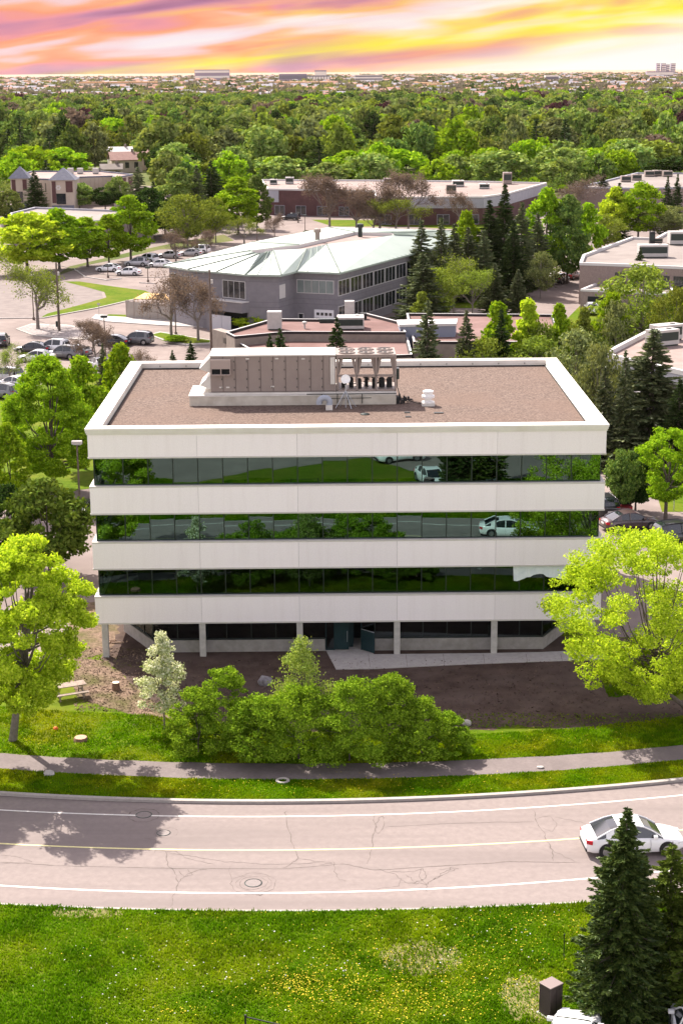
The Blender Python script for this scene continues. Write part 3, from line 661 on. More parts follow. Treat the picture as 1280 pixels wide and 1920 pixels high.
# standing seams
b = MB()
for i in range(n):
    j = (i+1) % n; L = (E_[j]-E_[i]).length; m = max(1, int(L/1.6))
    for k in range(m+1):
        t = k/m; p = E_[i].lerp(E_[j], t); q = I_[i].lerp(I_[j], t)
        if (p-q).length > 1: b.tube([p+Vector((0,0,.03)), q+Vector((0,0,.03))], .035 if 0 < k < m else .12, 4, False)
b.build('roof_seams', M_metal, rf)
b = MB(); b.poly([(p.x,p.y,p.z-.5) for p in I_]); b.build('flat_roof', M_rpink, go)
b = MB()
for i in range(n):
    j = (i+1) % n; b.poly([I_[i], I_[j], (I_[j].x,I_[j].y,RH-.52), (I_[i].x,I_[i].y,RH-.52)])
b.build('roof_kerb', M_trimw, go)
Pw = inset([Vector(p[:2]) for p in E_], .75)
b = MB(); b.prism(Pw, 0, EH-.02); b.build('wall', M_block, go)
b = MB()
for z in (1.2, 3.6, 4.3, 7.1): ringpoly(b, inset(Pw, -.02), inset(Pw, .05), z, z+.07)
b.build('string_course', mat('block_dark', (.15,.145,.16)), go)
windows(go, Pw[5], Pw[6], 5.2, 6.9, 5, M_glassl, M_trimw, .08, .5, .6, 1)
windows(go, Pw[6], Pw[7], 4.9, 6.9, 12, M_glassg, M_trimw, .45, .3, 1, 3)
windows(go, Pw[6], Pw[7], 1.3, 3.3, 12, M_glassg, M_trimw, .45, .3, 1, 3)
windows(go, Pw[4], Pw[5], 4.9, 6.6, 1, M_trimw, M_trimw, .1, .3, 3.0, 1, 'pilaster')
windows(go, Pw[2], Pw[3], 4.7, 7.0, 2, M_glassg, M_trimw, .1, .5, .6, 2); windows(go, Pw[0], Pw[1], 4.7, 7.0, 1, M_glassg, M_trimw, .1, .8, .6, 2)
windows(go, Pw[5], Pw[6], .2, 2.2, 1, M_glassg, M_trimw, .1, 1.4, 5.9, 1, 'door')
d5, d6 = Pw[5], Pw[6]; dd = (d6-d5).normalized(); nn = Vector((dd.y, -dd.x)); nn = nn if nn.y < 0 else -nn
a, c = d5+dd*3.0, d5+dd*5.9
b = MB(); b.prism([a, c, c+nn*.08, a+nn*.08], .1, 2.9); gd = b.build('garage_door', mat('door_white', (.74,.73,.74)), go)
for k in range(4):
    e = a + dd*(.35+k*.62); b = MB(); b.prism([e+nn*.08, e+dd*.42+nn*.08, e+dd*.42+nn*.1, e+nn*.1], 2.1, 2.5); b.build('pane', M_glassg, gd)
def text_obj(txt, size, m, parent, loc, rot, name='lettering', ext=.01, align='CENTER'):
    cu = bpy.data.curves.new(name, 'FONT'); cu.body = txt; cu.size = size; cu.extrude = ext; cu.align_x = align
    t = bpy.data.objects.new('tmp', cu); C.objects.link(t); dg = bpy.context.evaluated_depsgraph_get(); dg.update()
    me = bpy.data.meshes.new_from_object(t.evaluated_get(dg)); bpy.data.objects.remove(t); me.materials.clear(); me.materials.append(m)
    o = bpy.data.objects.new(name, me); C.objects.link(o); o.parent = parent; o.location = loc; o.rotation_euler = rot; return o
tm = (a+c)/2 + nn*.09
text_obj('SHIPPING & RECEIVING', .26, M_mull, gd, (tm.x, tm.y, 1.6), (rad(90), 0, math.atan2(dd.y, dd.x)))
# loading bay on the left with a low balcony wall
a, c = Pw[2], Pw[3]; d_ = (c-a).normalized(); nn = Vector((d_.y, -d_.x)); nn = nn if nn.y < 0 else -nn
b = MB(); b.prism([a-d_*1.5, c, c+nn*1.4, a-d_*1.5+nn*1.4], 2.9, 4.3); b.prism([a-d_*1.5, a-d_*.8, a-d_*.8+nn*1.4, a-d_*1.5+nn*1.4], 0, 2.9); b.build('balcony_wall', M_block, go)
b = MB(); b.prism([a-d_*1.6, c+d_*.1, c+d_*.1+nn*1.5, a-d_*1.6+nn*1.5], 4.3, 4.42); b.build('balcony_cap', M_trimw, go)
b = MB(); b.prism([a+d_*.6, c-d_*.3, c-d_*.3+nn*.05, a+d_*.6+nn*.05], 0.05, 2.85); b.build('loading_bay', M_dark, go)
b = MB(); b.prism([a-d_*.6+nn*1.3, a+d_*1.3+nn*1.3, a+d_*1.3+nn*1.36, a-d_*.6+nn*1.36], 0, 2.3); b.prism([a+d_*1.36+nn*1.3, a+d_*3.1+nn*1.3, a+d_*3.1+nn*1.36, a+d_*1.36+nn*1.36], 0, 2.3); b.build('bin_gates', mat('gate_grey', (.5,.5,.54)), go)
for px, py in ((595,453),(675,443)):
    p = at(px, py, RH-.4)-c0_; b = MB(); b.lathe([(.35,0),(.35,1.5),(.55,1.5),(.55,2.0),(.1,2.1)], 10, (p.x,p.y,RH-.5)); b.build('flue', M_mull if px > 600 else M_hvac, go)
# green valley dormer strip
p0, p1, p2, p3 = at(487,476,RH-.15)-c0_, at(512,469.5,RH+.02)-c0_, at(545,509,EH+.3)-c0_, at(528,514,EH+.2)-c0_

# low maroon roofed building 103
mb = thing('low_building', 'low tan block building with maroon flat roofs numbered 103, right behind the white office', 'building', (*centroid(roofpts([(437,632),(765,626)], 4.6)), 0))
mc = Vector(mb.location[:2])
def part_block(pix, h, wall, roof, cap, par=.35, capw=.3):
    P = [q-mc for q in roofpts(pix, h)]; b = MB(); b.prism(P, 0, h-par); b.build('wall', wall, mb)
    b = MB(); b.prism(inset(P, .1), h-par+.003, h-par+.03); b.build('roof', roof, mb)
    b = MB(); ringpoly(b, P, inset(P, capw), h-par+.031, h-.04); b.build('parapet', cap, mb)
    b = MB(); ringpoly(b, inset(P, -.04), inset(P, capw*.55), h-.038, h); b.build('parapet_cap', M_trimw, mb); return P
part_block([(424,622),(512,597),(620,598),(683,586),(750,603),(760,622),(536,621),(440,630)], 5.6, M_tan, M_rmar, M_blkcap)
part_block([(434,634),(536,623.5),(762,626),(772,664),(600,672),(470,655)], 4.7, M_tan, M_rmar, M_blkcap)
part_block([(762,587),(1036,589),(1050,640),(775,640)], 4.9, M_tan, M_rmar, M_blkcap)
P = [q-mc for q in roofpts([(746,600),(855,598),(853,606),(750,608)], 6.2)]; b = MB(); b.prism(P, 0, 5.9); b.build('blue_grey_wall', mat('bluegrey', (.22,.24,.30)), mb); b = MB(); b.prism(inset(P, -.15), 5.9, 6.2); b.build('coping', M_trimw, mb)
pa, pb = [q-mc for q in roofpts([(398,617),(436,628)], 5.0)]; dv = (pb-pa).normalized(); nv = Vector((dv.y, -dv.x)); nv = nv if nv.y < 0 else -nv
b = MB(); b.prism([pa, pb, pb-nv*1.2, pa-nv*1.2], 0, 5.0); sb = b.build('sign_wall', M_tan, mb)
q = (pa*.35+pb*.65)+nv*.03; text_obj('103', 1.0, M_mull, sb, (q.x, q.y, 3.7), (rad(90), 0, math.atan2(dv.y, dv.x)))
M_unit = mat('unit_white', (0.400,0.376,0.352), (0.464,0.440,0.416), 2, .5)
def roof_unit(px, py, z, w, d, h, label, m=None, rz=0, grille=True):
    p = at(px, py, z); t = thing('rooftop_unit', label, 'air conditioner', (p.x, p.y, z), rz)
    b = MB(); b.box(-w/2,w/2,-d/2,d/2,.15,h); b.build('cabinet', m or M_unit, t, bevel=.03)
    b = MB(); b.box(-w/2+.1,w/2-.1,-d/2+.1,d/2-.1,0,.15); b.build('curb', M_mull, t)
    if grille:
        b = MB(); b.box(-w/2+.15,w/2-.15,-d/2-.012,-d/2-.002,h*.35,h*.85); b.build('grille', M_mull, t)
        b = MB(); b.lathe([(.3,0),(.3,.05),(.1,.06)], 12, (w/4,0,h)); b.build('fan', M_black, t)
    return t
roof_unit(657, 616, 5.26, 3.2, 2.6, 1.5, 'cream box unit between two levels of the maroon roof'); roof_unit(655, 597, 5.26, 1.2, 1.2, 2.2, 'tall narrow cream vent box on the maroon roof', grille=False)
roof_unit(515, 618, 5.26, 1.7, 1.4, 2.2, 'tall cream unit at the left end of the maroon roof', grille=False); roof_unit(612, 605, 5.26, 1.9, .9, .5, 'flat dark-fronted skylight box on the maroon roof', M_mull, grille=False)
roof_unit(679, 599, 5.26, 1.1, 1.0, .8, 'small black box beside the tall vent on the maroon roof', M_black, grille=False)
for px, py, lab in ((571,616,'small white mushroom vent on the upper maroon roof'),(592,637,'small dark vent cap, left one on the lower maroon roof'),(663,637,'small dark vent cap, right one on the lower maroon roof')):
    z = 5.28 if py < 625 else 4.38; p = at(px, py, z); o = MB().lathe([(.12,0),(.12,.6),(.3,.62),(.3,.8),(.05,.9)], 10).build('roof_vent', M_unit if py < 625 else M_mull); o.location = (p.x, p.y, z); tag(o, lab, 'roof vent')

# glass walled building on the right
r, P = flat_building('glass_walled_building', 'glass-walled building with pinkish roof and white fascia at the right edge', [(1130,661),(1212,619),(1290,604),(1400,640),(1400,722)], 8.0, M_glassg, M_rpink, M_trimw, fascia=M_fasc, fh=.9, par=.5, capw=.35)
b = MB()
for e0, e1, n_ in ((P[0], P[4], 7), (P[0], P[1], 4)):
    d = (e1-e0); 
    for k in range(n_+1): p = e0 + d*(k/n_); b.box(p.x-.05, p.x+.05, p.y-.09, p.y+.09, 0, 6.6)
    d.normalize()
b.build('mullions', M_trimw, r)
b = MB()
for z in (4.9, 2.2): ringpoly(b, inset(P, -.08), inset(P, .05), z, z+.12)
b.build('transoms', M_trimw, r)
roof_unit(1240, 648, 7.53, 3.2, 1.6, 1.7, 'white box unit on the roof at the right edge, nearer one', rz=.5); roof_unit(1247, 638, 7.53, 3.2, 1.6, 1.7, 'white box unit on the roof at the right edge, farther one', rz=.5)
# beige flat building
r, P = flat_building('brick_building', 'low brown brick building with wide cream roof on the right', [(1086,492),(1092,477),(1183,444),(1228,446),(1247,435),(1400,428),(1400,505),(1174,495)], 6.4, M_brick, M_rcream, M_trimw)
windows(r, P[0]*.25+P[7]*.75, P[7], 3.0, 5.0, 1, M_glassg, M_mull, .3, .2, .2, 3); windows(r, P[7], P[6], 2.5, 4.8, 8, M_glassg, M_mull, .8, 1, 1, 3)
P2 = [q for q in roofpts([(1088,542),(1127,526),(1260,528),(1260,550),(1152,545)], 3.3)]; c2 = Vector(r.location[:2]); P2 = [q-c2 for q in P2]
b = MB(); b.prism(P2, 0, 2.95); b.build('annex_wall', M_brick, r); b = MB(); b.prism(inset(P2, .1), 2.953, 2.98); b.build('annex_roof', M_rcream, r); b = MB(); ringpoly(b, inset(P2, -.05), inset(P2, .35), 2.981, 3.3); b.build('annex_parapet', M_trimw, r)
windows(r, P2[0], P2[4], .1, 2.2, 1, M_dark, M_mull, .3, 1.2, .8, 1, 'garage_door')
for px, py, w, d, h, lab, m in ((1221,459,.9,.8,2.2,'small black unit near the back edge of the cream roof',M_black),(1232,455,1.6,1.0,.8,'low grey box on the cream roof beside the black one',M_hvac),(1275,458,4.2,2.6,2.2,'large pale unit with dark top on the cream roof at right edge',M_unit),(1222,482,4.6,2.2,2.0,'wide cream unit in the middle of the cream roof',M_unit),(1208,478,1.2,1.0,1.4,'small cream box left of the wide one on the cream roof',M_unit)):
    roof_unit(px, py, 6.0, w, d, h, lab, m)
# long brown building
r, P = flat_building('long_building', 'long maroon building with pink roof and grey fascia, before the forest', [(489,336),(501,353),(702,357),(702,369),(905,368),(955,361),(1024,342),(900,339),(700,337)], 6.6, M_maroon, M_rpink, M_trimw, fascia=None)
b = MB()
for i in (3, 4, 5):
    e0, e1 = P[i], P[i+1]; d = (e1-e0).normalized(); nn = Vector((d.y, -d.x)); nn = nn if nn.y < 0 else -nn; b.prism([e0, e1, e1+nn*.12, e0+nn*.12], 3.9, 6.1)
b.build('fascia', M_fasc, r); b = MB(); e0, e1 = P[1], P[2]; d = (e1-e0).normalized(); b.prism([e0-d*.2+Vector((0,-.15)), e0+d*3.1+Vector((0,-.15)), e0+d*3.1, e0-d*.2], 3.2, 6.1)
b.build('canopy', M_fasc, r)
windows(r, P[1], P[2], .3, 2.4, 5, M_glassg, M_fasc, 3.2, 2, 1, 2); windows(r, P[3], P[4], .3, 2.4, 4, M_glassg, M_fasc, 4, 1, 1, 2)
for i, (px, py, w, d, h, m) in enumerate(((513,346,2.0,2,1.4,M_unit),(543,345,2.2,2,1.8,M_unit),(858,350,3.0,3,1.6,M_unit),(907,354,2.6,2,1.3,M_unit),(950,345,2.2,2.5,3.0,M_hvac),(845,363,2.4,2,2.2,M_hvac),(728,347,2.6,2,1.8,M_hvac))):
    roof_unit(px, py, 6.18, w, d, h, ['boxy roof unit nearest the left end of the long pink roof','second roof unit from the left end of the long pink roof','wide pale unit right of centre on the long pink roof','low pale unit toward the right of the long pink roof','tall taupe unit near the right end of the long pink roof','taupe unit at the front edge of the long pink roof','dark roof unit behind the bare trees on the long pink roof'][i], m)
# cream building with two pyramid towers
r, P = flat_building('towered_building', 'cream and maroon building with two slate pyramid roofs at left', [(20,333),(92,335),(140,337),(150,331),(212,329),(212,333),(250,326),(190,320),(60,320)], 7.8, M_cream, M_rpink, M_slate, par=.4)
def px2(x, y, h, c): q = at(x, y, h); return Vector((q.x-c.x, q.y-c.y))
rc = Vector(r.location[:2])
for x0, x1, yb in ((16,56,331),(91,142,334)):
    A = px2(x0, yb, 8.8, rc); B = px2(x1, yb, 8.8, rc); w = (B-A).length; m = (A+B)/2
    b = MB(); b.box(A.x+.6, B.x-.6, m.y-.1, m.y+w-1, 0, 8.3); b.build('tower_wall', M_cream, r)
    b = MB(); b._add([(A.x,m.y-.7,8.3),(B.x,m.y-.7,8.3),(B.x,m.y+w-.7,8.3),(A.x,m.y+w-.7,8.3),(m.x,m.y+w/2-.7,11.4)], [(0,1,4),(1,2,4),(2,3,4),(3,0,4),(3,2,1,0)]); b.build('pyramid_roof', M_slate, r)
    b = MB(); b.box(m.x+.9, B.x-.9, m.y-.2, m.y-.1, 5.2, 8.0); b.box(A.x+.9, A.x+1.9, m.y-.2, m.y-.1, 2.5, 8.0); b.build('maroon_panel', M_maroon, r)
    b = MB(); b.box(m.x-1.6, m.x+.8, m.y-.22, m.y-.1, 2.2, 4.9); b.build('window', M_glassg, r)
    b = MB(); b.box(A.x+.7, B.x-.7, m.y-.17, m.y-.1, 0, 1.9); b.build('base_panel', M_slate, r)
b = MB()
e = px2(107, 344, 7, rc); m_ = centroid([px2(91,334,8.8,rc), px2(142,334,8.8,rc)])
for k in range(6):
    t = k*math.pi/3; q = Vector((m_.x-1.0+.45*math.cos(t), 0, 6.4+.45*math.sin(t))); b.lathe([(.24,0),(.24,.06)], 8, (0,0,0)) if False else b.box(q.x-.2, q.x+.2, m_.y-.2, m_.y-.1, q.z-.2, q.z+.2)
b.build('flower_emblem', M_trimw, r)
windows(r, P[0], P[1], 4.2, 6.6, 5, M_glassg, M_cream, 1.0, 6.0, 1, 1); windows(r, P[0], P[1], .6, 3.0, 5, M_glassg, M_cream, 1.0, 6.0, 1, 1)
windows(r, P[3], P[4], 3.6, 7.2, 6, M_maroon, M_cream, 1.2, 3, .6, 1, 'maroon_panel'); windows(r, P[3], P[4], 1.0, 3.0, 6, M_glassg, M_cream, 1.2, 3, .6, 1); windows(r, P[5], P[6], 1.0, 7.2, 3, M_maroon, M_cream, 1.8, 1, .6, 1, 'maroon_panel')
for i, px in enumerate((133, 151, 180)): roof_unit(px, 326, 7.45, 1.6, 1.4, 1.6, ['white vent unit behind the right pyramid roof','white unit in the middle of the towered building roof','small white unit right along the towered building roof'][i], grille=False)
flat_building('flat_roofed_building', 'pale grey flat-roofed building behind the bright green trees at left', [(20,399),(66,388),(285,396),(287,406),(130,416),(20,414)], 5.2, M_tan, M_rcream, M_fasc)
r, P = flat_building('grey_flat_building', 'long grey flat building before the forest at the far right', [(1081,350),(1138,337),(1194,323),(1300,324),(1300,350),(1200,352)], 6.2, M_brick, M_rcream, M_fasc)
for i, (px, py) in enumerate(((1216,331),(1230,330),(1250,331),(1192,338),(1172,341))): roof_unit(px, py, 5.8, 2.6, 2, 1.6, ['purplish roof unit left in the row at far right','second purplish roof unit in the row at far right','third and last roof unit in the row at far right','pale roof unit lower left on the far right roof','leftmost pale roof unit on the far right roof'][i], M_hvac)
# houses in the trees
def house(px, py, w, d, h, rz, wallm, roofm, label):
    p = at(px, py); t = thing('house', label, 'house', (p.x, p.y, 0), rz)
    b = MB(); b.box(-w/2,w/2,-d/2,d/2,0,h); b._add([(-w/2+.01,-d/2+.01,h),(-w/2+.01,d/2-.01,h),(-w/2+.01,0,h+d*.24)], [(0,1,2)]); b._add([(w/2-.01,-d/2+.01,h),(w/2-.01,d/2-.01,h),(w/2-.01,0,h+d*.24)], [(0,2,1)]); b.build('wall', wallm, t)
    b = MB(); o = .5
    for s_ in (-1, 1): b._add([(-w/2-o,s_*(d/2+o),h-.25),(w/2+o,s_*(d/2+o),h-.25),(w/2+o,0,h+d*.25),(-w/2-o,0,h+d*.25),(-w/2-o,s_*(d/2+o),h-.05),(w/2+o,s_*(d/2+o),h-.05),(w/2+o,0,h+d*.25+.2),(-w/2-o,0,h+d*.25+.2)], [(0,1,2,3),(4,5,6,7),(0,1,5,4),(1,2,6,5),(3,0,4,7)])
    rf = b.build('roof', roofm, t); b = MB(); b.box(w*.2,w*.2+.8,-.4,.4,h,h+d*.25+1.1); b.build('chimney', M_brick, rf)
    for k in (-1, 0, 1): b = MB(); b.box(k*w*.3-.7,k*w*.3+.7,-d/2-.05,-d/2,h*.35,h*.8); b.build('window', M_glassg, t)
    return t
M_rb = mat('shingle_brown', (0.192,0.104,0.088), (0.256,0.152,0.128), 1.0); M_rg = mat('shingle_grey', (0.192,0.176,0.184), (0.256,0.240,0.240), 1.0)
house(236,322,11,10,4.5,.25,M_cream,M_rb,'small house with brown roof among trees above the towered building')
house(226,312,9,9,5,.2,M_trimw,M_trimw,'white-roofed house just behind the brown-roofed one'); house(210,333,7,6,3,.1,M_cream,M_rcream,'tiny cream shed above the towered building roof')
house(283,318,9,9,5,-.3,M_cream,M_rb,'pinkish house half hidden by conifers, left of the forest centre'); house(14,240,16,12,5,.1,M_cream,M_rg,'grey-roofed house in the forest at the left edge'); house(372,226,15,12,6,.3,M_trimw,M_rb,'lone house with brown roof deep in the forest, left of centre')

# fences, walls and kerbs in the yard
fp, fq = at(238,596), at(372,607); L = (fq-fp).length
f = thing('panel_fence', 'tall beige panel fence before the grey office loading yard', 'fence', fp, math.atan2((fq-fp).y, (fq-fp).x))
nP = 9
for k in range(nP): b = MB(); b.box(L*k/nP+.06, L*(k+1)/nP-.06, -.04, .04, .1, 2.45); b.build('panel', mat('panel_beige', (0.272,0.240,0.216), (0.320,0.288,0.256), 1) if k == 0 else bpy.data.materials['panel_beige'], f)
b = MB()
for k in range(nP+1): b.box(L*k/nP-.06, L*k/nP+.06, -.07, .07, 0, 2.55)
b.box(0, L, -.09, .09, 2.56, 2.64); b.build('posts', M_hvac, f)
o = MB(); A = at(252,562,2.6); B_ = at(318,564,2.6); o._add([(A.x,A.y,2.7),(B_.x,B_.y,2.7),(B_.x-1,B_.y+5,2.9),(A.x+1,A.y+5,2.9),(A.x,A.y,2.78),(B_.x,B_.y,2.78),(B_.x-1,B_.y+5,2.98),(A.x+1,A.y+5,2.98)], [(0,1,5,4),(4,5,6,7),(1,2,6,5),(2,3,7,6),(3,0,4,7),(3,2,1,0)])
for p_ in (A, B_): o.box(p_.x-.06, p_.x+.06, p_.y+.1, p_.y+.2, 0, 2.7); o.box(p_.x-.06, p_.x+.06, p_.y+4.6, p_.y+4.7, 0, 2.85)
tag(o.build('awning', mat('awning_orange', (.60,.36,.12), (.66,.42,.18), 1)), 'pale orange awning behind the beige panel fence', 'awning')
sheet('kerb_island', pxs([(172,598),(180,591),(236,594),(330,600),(410,609),(410,616),(300,611),(200,604)]), 0, M_conc, .14)
sheet('lawn_patch', pxs([(200,594),(204,591),(238,592),(238,596)]), .15, M_grass)
sheet('kerb_island', pxs([(280,629),(300,623),(345,630),(402,640),(396,646),(350,649),(310,641)]), 0, M_kerb, .13); sheet('lawn_patch', pxs([(284,629),(301,625),(345,632),(396,640),(392,644),(350,646),(312,639)]), .14, M_grass)
sheet('kerb_island', pxs([(30,618),(60,608),(125,610),(196,622),(196,632),(150,638),(62,630)]), 0, M_kerb, .13); sheet('rock_bed', pxs([(33,618),(60,610),(125,612),(193,623),(192,630),(150,635),(62,628)]), .14, mat('pale_rock', (0.144,0.120,0.116), (0.336,0.296,0.280), 4, .95, 1, 8, detail=9))
sheet('gravel_yard', pxs([(-40,597),(60,596),(110,588),(196,566),(190,545),(130,528),(60,524),(-60,530)]), .02, mat('yard_gravel', (0.128,0.104,0.096), (0.192,0.160,0.144), .6, .95, detail=10))
sheet('lawn_patch', pxs([(75,597),(180,578),(290,553),(272,545),(210,537),(150,528),(120,528),(160,538),(196,548),(200,558),(150,572),(90,588)]), .03, M_grass)
for i, pl in enumerate(([(0,598),(82,597),(180,579),(292,553)], [(140,505),(160,520),(200,526),(228,523)], [(262,531),(295,533)])):
    b = MB(); q = [at(*p) for p in pl]; b.tube([v+Vector((0,0,.06)) for v in q], .14, 4); struct(b.build('kerb', M_conc))
sheet('lawn_patch', pxs([(100,520),(130,500),(240,474),(330,455),(420,440),(440,452),(400,462),(300,468),(240,482),(150,500),(140,506)]), .03, M_fargrass)
sheet('lawn_patch', pxs([(690,515),(760,545),(700,575),(980,580),(985,552),(1040,520),(1050,505),(1010,500),(800,480)]), .02, M_grass)
sheet('kerb_walk', pxs([(975,535),(985,530),(1070,495),(1080,497),(1000,533)]), .03, M_conc)
sheet('lawn_patch', pxs([(540,420),(640,425),(760,425),(900,432),(1000,440),(1000,415),(560,412)]), .03, M_grass); sheet('lawn_patch', pxs([(900,690),(1130,700),(1180,760),(1240,960),(1400,960),(1400,600),(1100,560),(1060,600),(1000,640)]), .024, M_grass)
sheet('lawn_patch', pxs([(-100,750),(30,745),(120,700),(200,700),(240,690),(260,720),(190,890),(180,915),(100,925),(-40,970),(-160,1000)]), .024, M_grass)
sheet('long_street', pxs([(400,470),(540,452),(600,440),(640,430),(560,405),(520,408),(540,420),(450,450),(380,460)]), .04, M_lot)
# ------------------------------------------------------------------ vehicles
M_tyre = mat('tyre', (.018,.018,.018), rough=.8); M_rim = mat('rim', (.35,.35,.36), rough=.3, metal=.8); M_cglass = mat('car_glass', (.012,.016,.02), rough=.05, spec=.9)
M_tail = mat('tail_lamp', (.45,.01,.02), rough=.2); M_head = mat('head_lamp', (.6,.62,.65), rough=.1, spec=.9); M_plate = mat('plate', (.6,.6,.6))
PAINT = {k: mat('paint_'+k, c, rough=.28, spec=.5, coat=.6) for k, c in dict(white=(.78,.78,.78), silver=(.42,.42,.43), grey=(.13,.13,.135), black=(.015,.015,.018), red=(.14,.012,.016), brown=(.07,.045,.045), blue=(.05,.06,.10)).items()}
def car_proto(kind):
    L, Wd = (4.65, 1.82) if kind == 'sedan' else (4.6, 1.88)
    H = 1.45 if kind == 'sedan' else 1.70
    R = .33 if kind == 'sedan' else .37
    t = bpy.data.objects.new('parked_car', None); C.objects.link(t)
    hl = L/2; w = Wd/2
    if kind == 'sedan':
        st = [(-hl,.70,.42,.74),(-hl+.06,.84,.28,.90),(-hl+.35,.93,.22,.97),(-1.4,1.0,.2,1.0),(-.6,1.0,.18,.96),(.5,1.0,.18,.93),(1.1,.99,.18,.90),(1.6,.96,.2,.83),(2.0,.9,.22,.74),(hl-.08,.78,.28,.64),(hl,.62,.40,.56)]
        gh = [(-1.85,.985),(-1.55,1.13),(-1.2,1.30),(-.85,1.40),(-.4,1.45),(.05,1.44),(.35,1.38),(.75,1.2),(1.22,.90)]
    else:
        st = [(-hl,.80,.45,.95),(-hl+.06,.92,.32,1.05),(-hl+.3,.97,.26,1.09),(-1.4,1.0,.25,1.08),(-.5,1.0,.24,1.05),(.5,1.0,.24,1.03),(1.0,.99,.24,1.01),(1.6,.97,.25,.96),(2.0,.92,.28,.88),(hl-.07,.82,.34,.78),(hl,.66,.46,.66)]
        gh = [(-2.2,1.08),(-2.08,1.38),(-1.95,1.58),(-1.5,1.67),(-.8,1.70),(-.1,1.69),(.25,1.62),(.6,1.42),(1.08,1.02)]
    b = MB(); vs = []; fs = []; m = 11
    for x, ws, zb_, zt in st:
        W_ = w*ws; zm = zb_ + (zt-zb_)*.45
        half = [(W_*.86, zb_), (W_*.985, zb_+.08), (W_, zm), (W_*.975, zt-.09), (W_*.90, zt-.015)]
        vs += [(x, -y, z) for y, z in half] + [(x, 0, zt+.035)] + [(x, y, z) for y, z in half[::-1]]
    for i in range(len(st)-1):
        for k in range(m-1): fs.append((i*m+k, i*m+k+1, (i+1)*m+k+1, (i+1)*m+k)[::-1])
        fs.append((i*m+m-1, i*m, (i+1)*m, (i+1)*m+m-1)[::-1])
    fs.append(tuple(range(m))); fs.append(tuple((len(st)-1)*m+k for k in range(m))[::-1])
    b._add(vs, fs); b.build('body', PAINT['white'], t, smooth=True)
    belt = lambda x: np.interp(x, [s_[0] for s_ in st], [s_[3] for s_ in st]) - .04
    def gring(x, z, e=0):
        zb_ = belt(x); wb = w*.91 + e; wt = w*.90 - max(0, z-zb_)*.36 + e
        return [(x,-wb,zb_),(x,-wt,z+e),(x,-wt*.55,z+.025+e),(x,wt*.55,z+.025+e),(x,wt,z+e),(x,wb,zb_)]
    def loft(rings, close=True):
        vs = [p for r_ in rings for p in r_]; k = len(rings[0]); fs = []
        for i in range(len(rings)-1):
            for j in range(k-1): fs.append((i*k+j, (i+1)*k+j, (i+1)*k+j+1, i*k+j+1))
        return vs, fs
    b = MB(); b._add(*loft([gring(x, z) for x, z in gh])); b.build('windows', M_cglass, t, smooth=False)
    zmax = max(z for _, z in gh); rp = [(x, z) for x, z in gh if z > zmax-.09]
    b = MB(); rr = [gring(x, z, .014)[1:5] for x, z in rp]; rr = [[(p[0],p[1]*1.0,p[2]) for p in q] for q in rr]
    b._add(*loft(rr)); rest = gh
    def strip(i0, i1, wd):
        for s_ in (-1, 1):
            q = []
            for x, z in gh[i0:i1+1]:
                g_ = gring(x, z, .012); a_ = g_[1] if s_ < 0 else g_[4]; q.append(Vector(a_))
            b.tube(q, wd, 5)
    strip(0, len(gh)-1, .035)
    mid = 4; g_ = gring(-.35, np.interp(-.35, [q[0] for q in gh], [q[1] for q in gh]), .014)
    for a_, c_ in ((g_[0], g_[1]), (g_[5], g_[4])): b.tube([a_, c_], .045, 5)
    # rear quarter pillars
    xq = gh[1 if kind == 'sedan' else 2][0]+.12; zq = np.interp(xq, [q[0] for q in gh], [q[1] for q in gh]); g1 = gring(xq, zq, .012); xk = xq+.38; zk = np.interp(xk, [q[0] for q in gh], [q[1] for q in gh]); g2 = gring(xk, zk, .012)
    for i0, i1 in ((0, 1), (5, 4)): b._add([g1[i0], g1[i1], g2[i1], g2[i0]], [(0,1,2,3)])
    b.build('roof', PAINT['white'], t)
    for x in (-1.38, 1.42):
        for s_ in (-1, 1):
            ring_ = MB(); y0 = s_*(w-.20); y1 = s_*(w+.012)
            ring_.tube([(x,y0,R),(x,y0+s_*.03,R),(x,y1-s_*.03,R),(x,y1,R)], [R*.9,R,R,R*.93], 20); wh = ring_.build('wheel', M_tyre, t)
            r_ = MB(); r_.tube([(x,y1-s_*.01,R),(x,y1+s_*.006,R)], [R*.66,R*.62], 14); r_.build('rim', M_rim, wh)
    for x in (-1.38, 1.42):
        for s_ in (-1, 1): MB().tube([(x,s_*(w*.98),R+.03),(x,s_*(w+.004),R+.03)], R+.055, 20).build('wheel_arch', M_tyre, t)
    zt = .80 if kind == 'sedan' else .98
    for s_ in (-1, 1):
        b = MB(); b.prism([(-hl-.012+.03, s_*w*.55),(-hl+.02, s_*w*.80),(-hl+.26, s_*w*.945),(-hl+.3, s_*w*.86)], zt-.12, zt+.06); b.build('tail_lamp', M_tail, t)
        b = MB(); zh = .60 if kind == 'sedan' else .74; b.prism([(hl-.02, s_*w*.45),(hl-.06, s_*w*.74),(hl-.38, s_*w*.915),(hl-.30, s_*w*.7)], zh-.05, zh+.07); b.build('headlight', M_head, t)
        b = MB(); b.box(*sorted((.75,.92)), *sorted((s_*w*.9, s_*(w+.14))), belt(.8)+.06, belt(.8)+.2); b.build('mirror', PAINT['white'], t, bevel=.02)
    MB().box(hl-.06, hl+.012, -.55, .55, .34, .50).build('grille', M_tyre, t); MB().box(-hl-.012, -hl+.05, -.7, .7, .30, .42).build('bumper', M_tyre, t)
    b = MB(); b.box(-hl-.02, -hl+.04, -.24, .24, .62, .74); b.build('licence_plate', M_plate, t)
    b = MB()
    for s_ in (-1, 1):
        for x in (-.36, .62, -1.18): b.tube([(x, s_*(w+.002), .32), (x+.02, s_*(w+.003), .6), (x, s_*(w*.985), belt(x)-.02)], .007, 4)
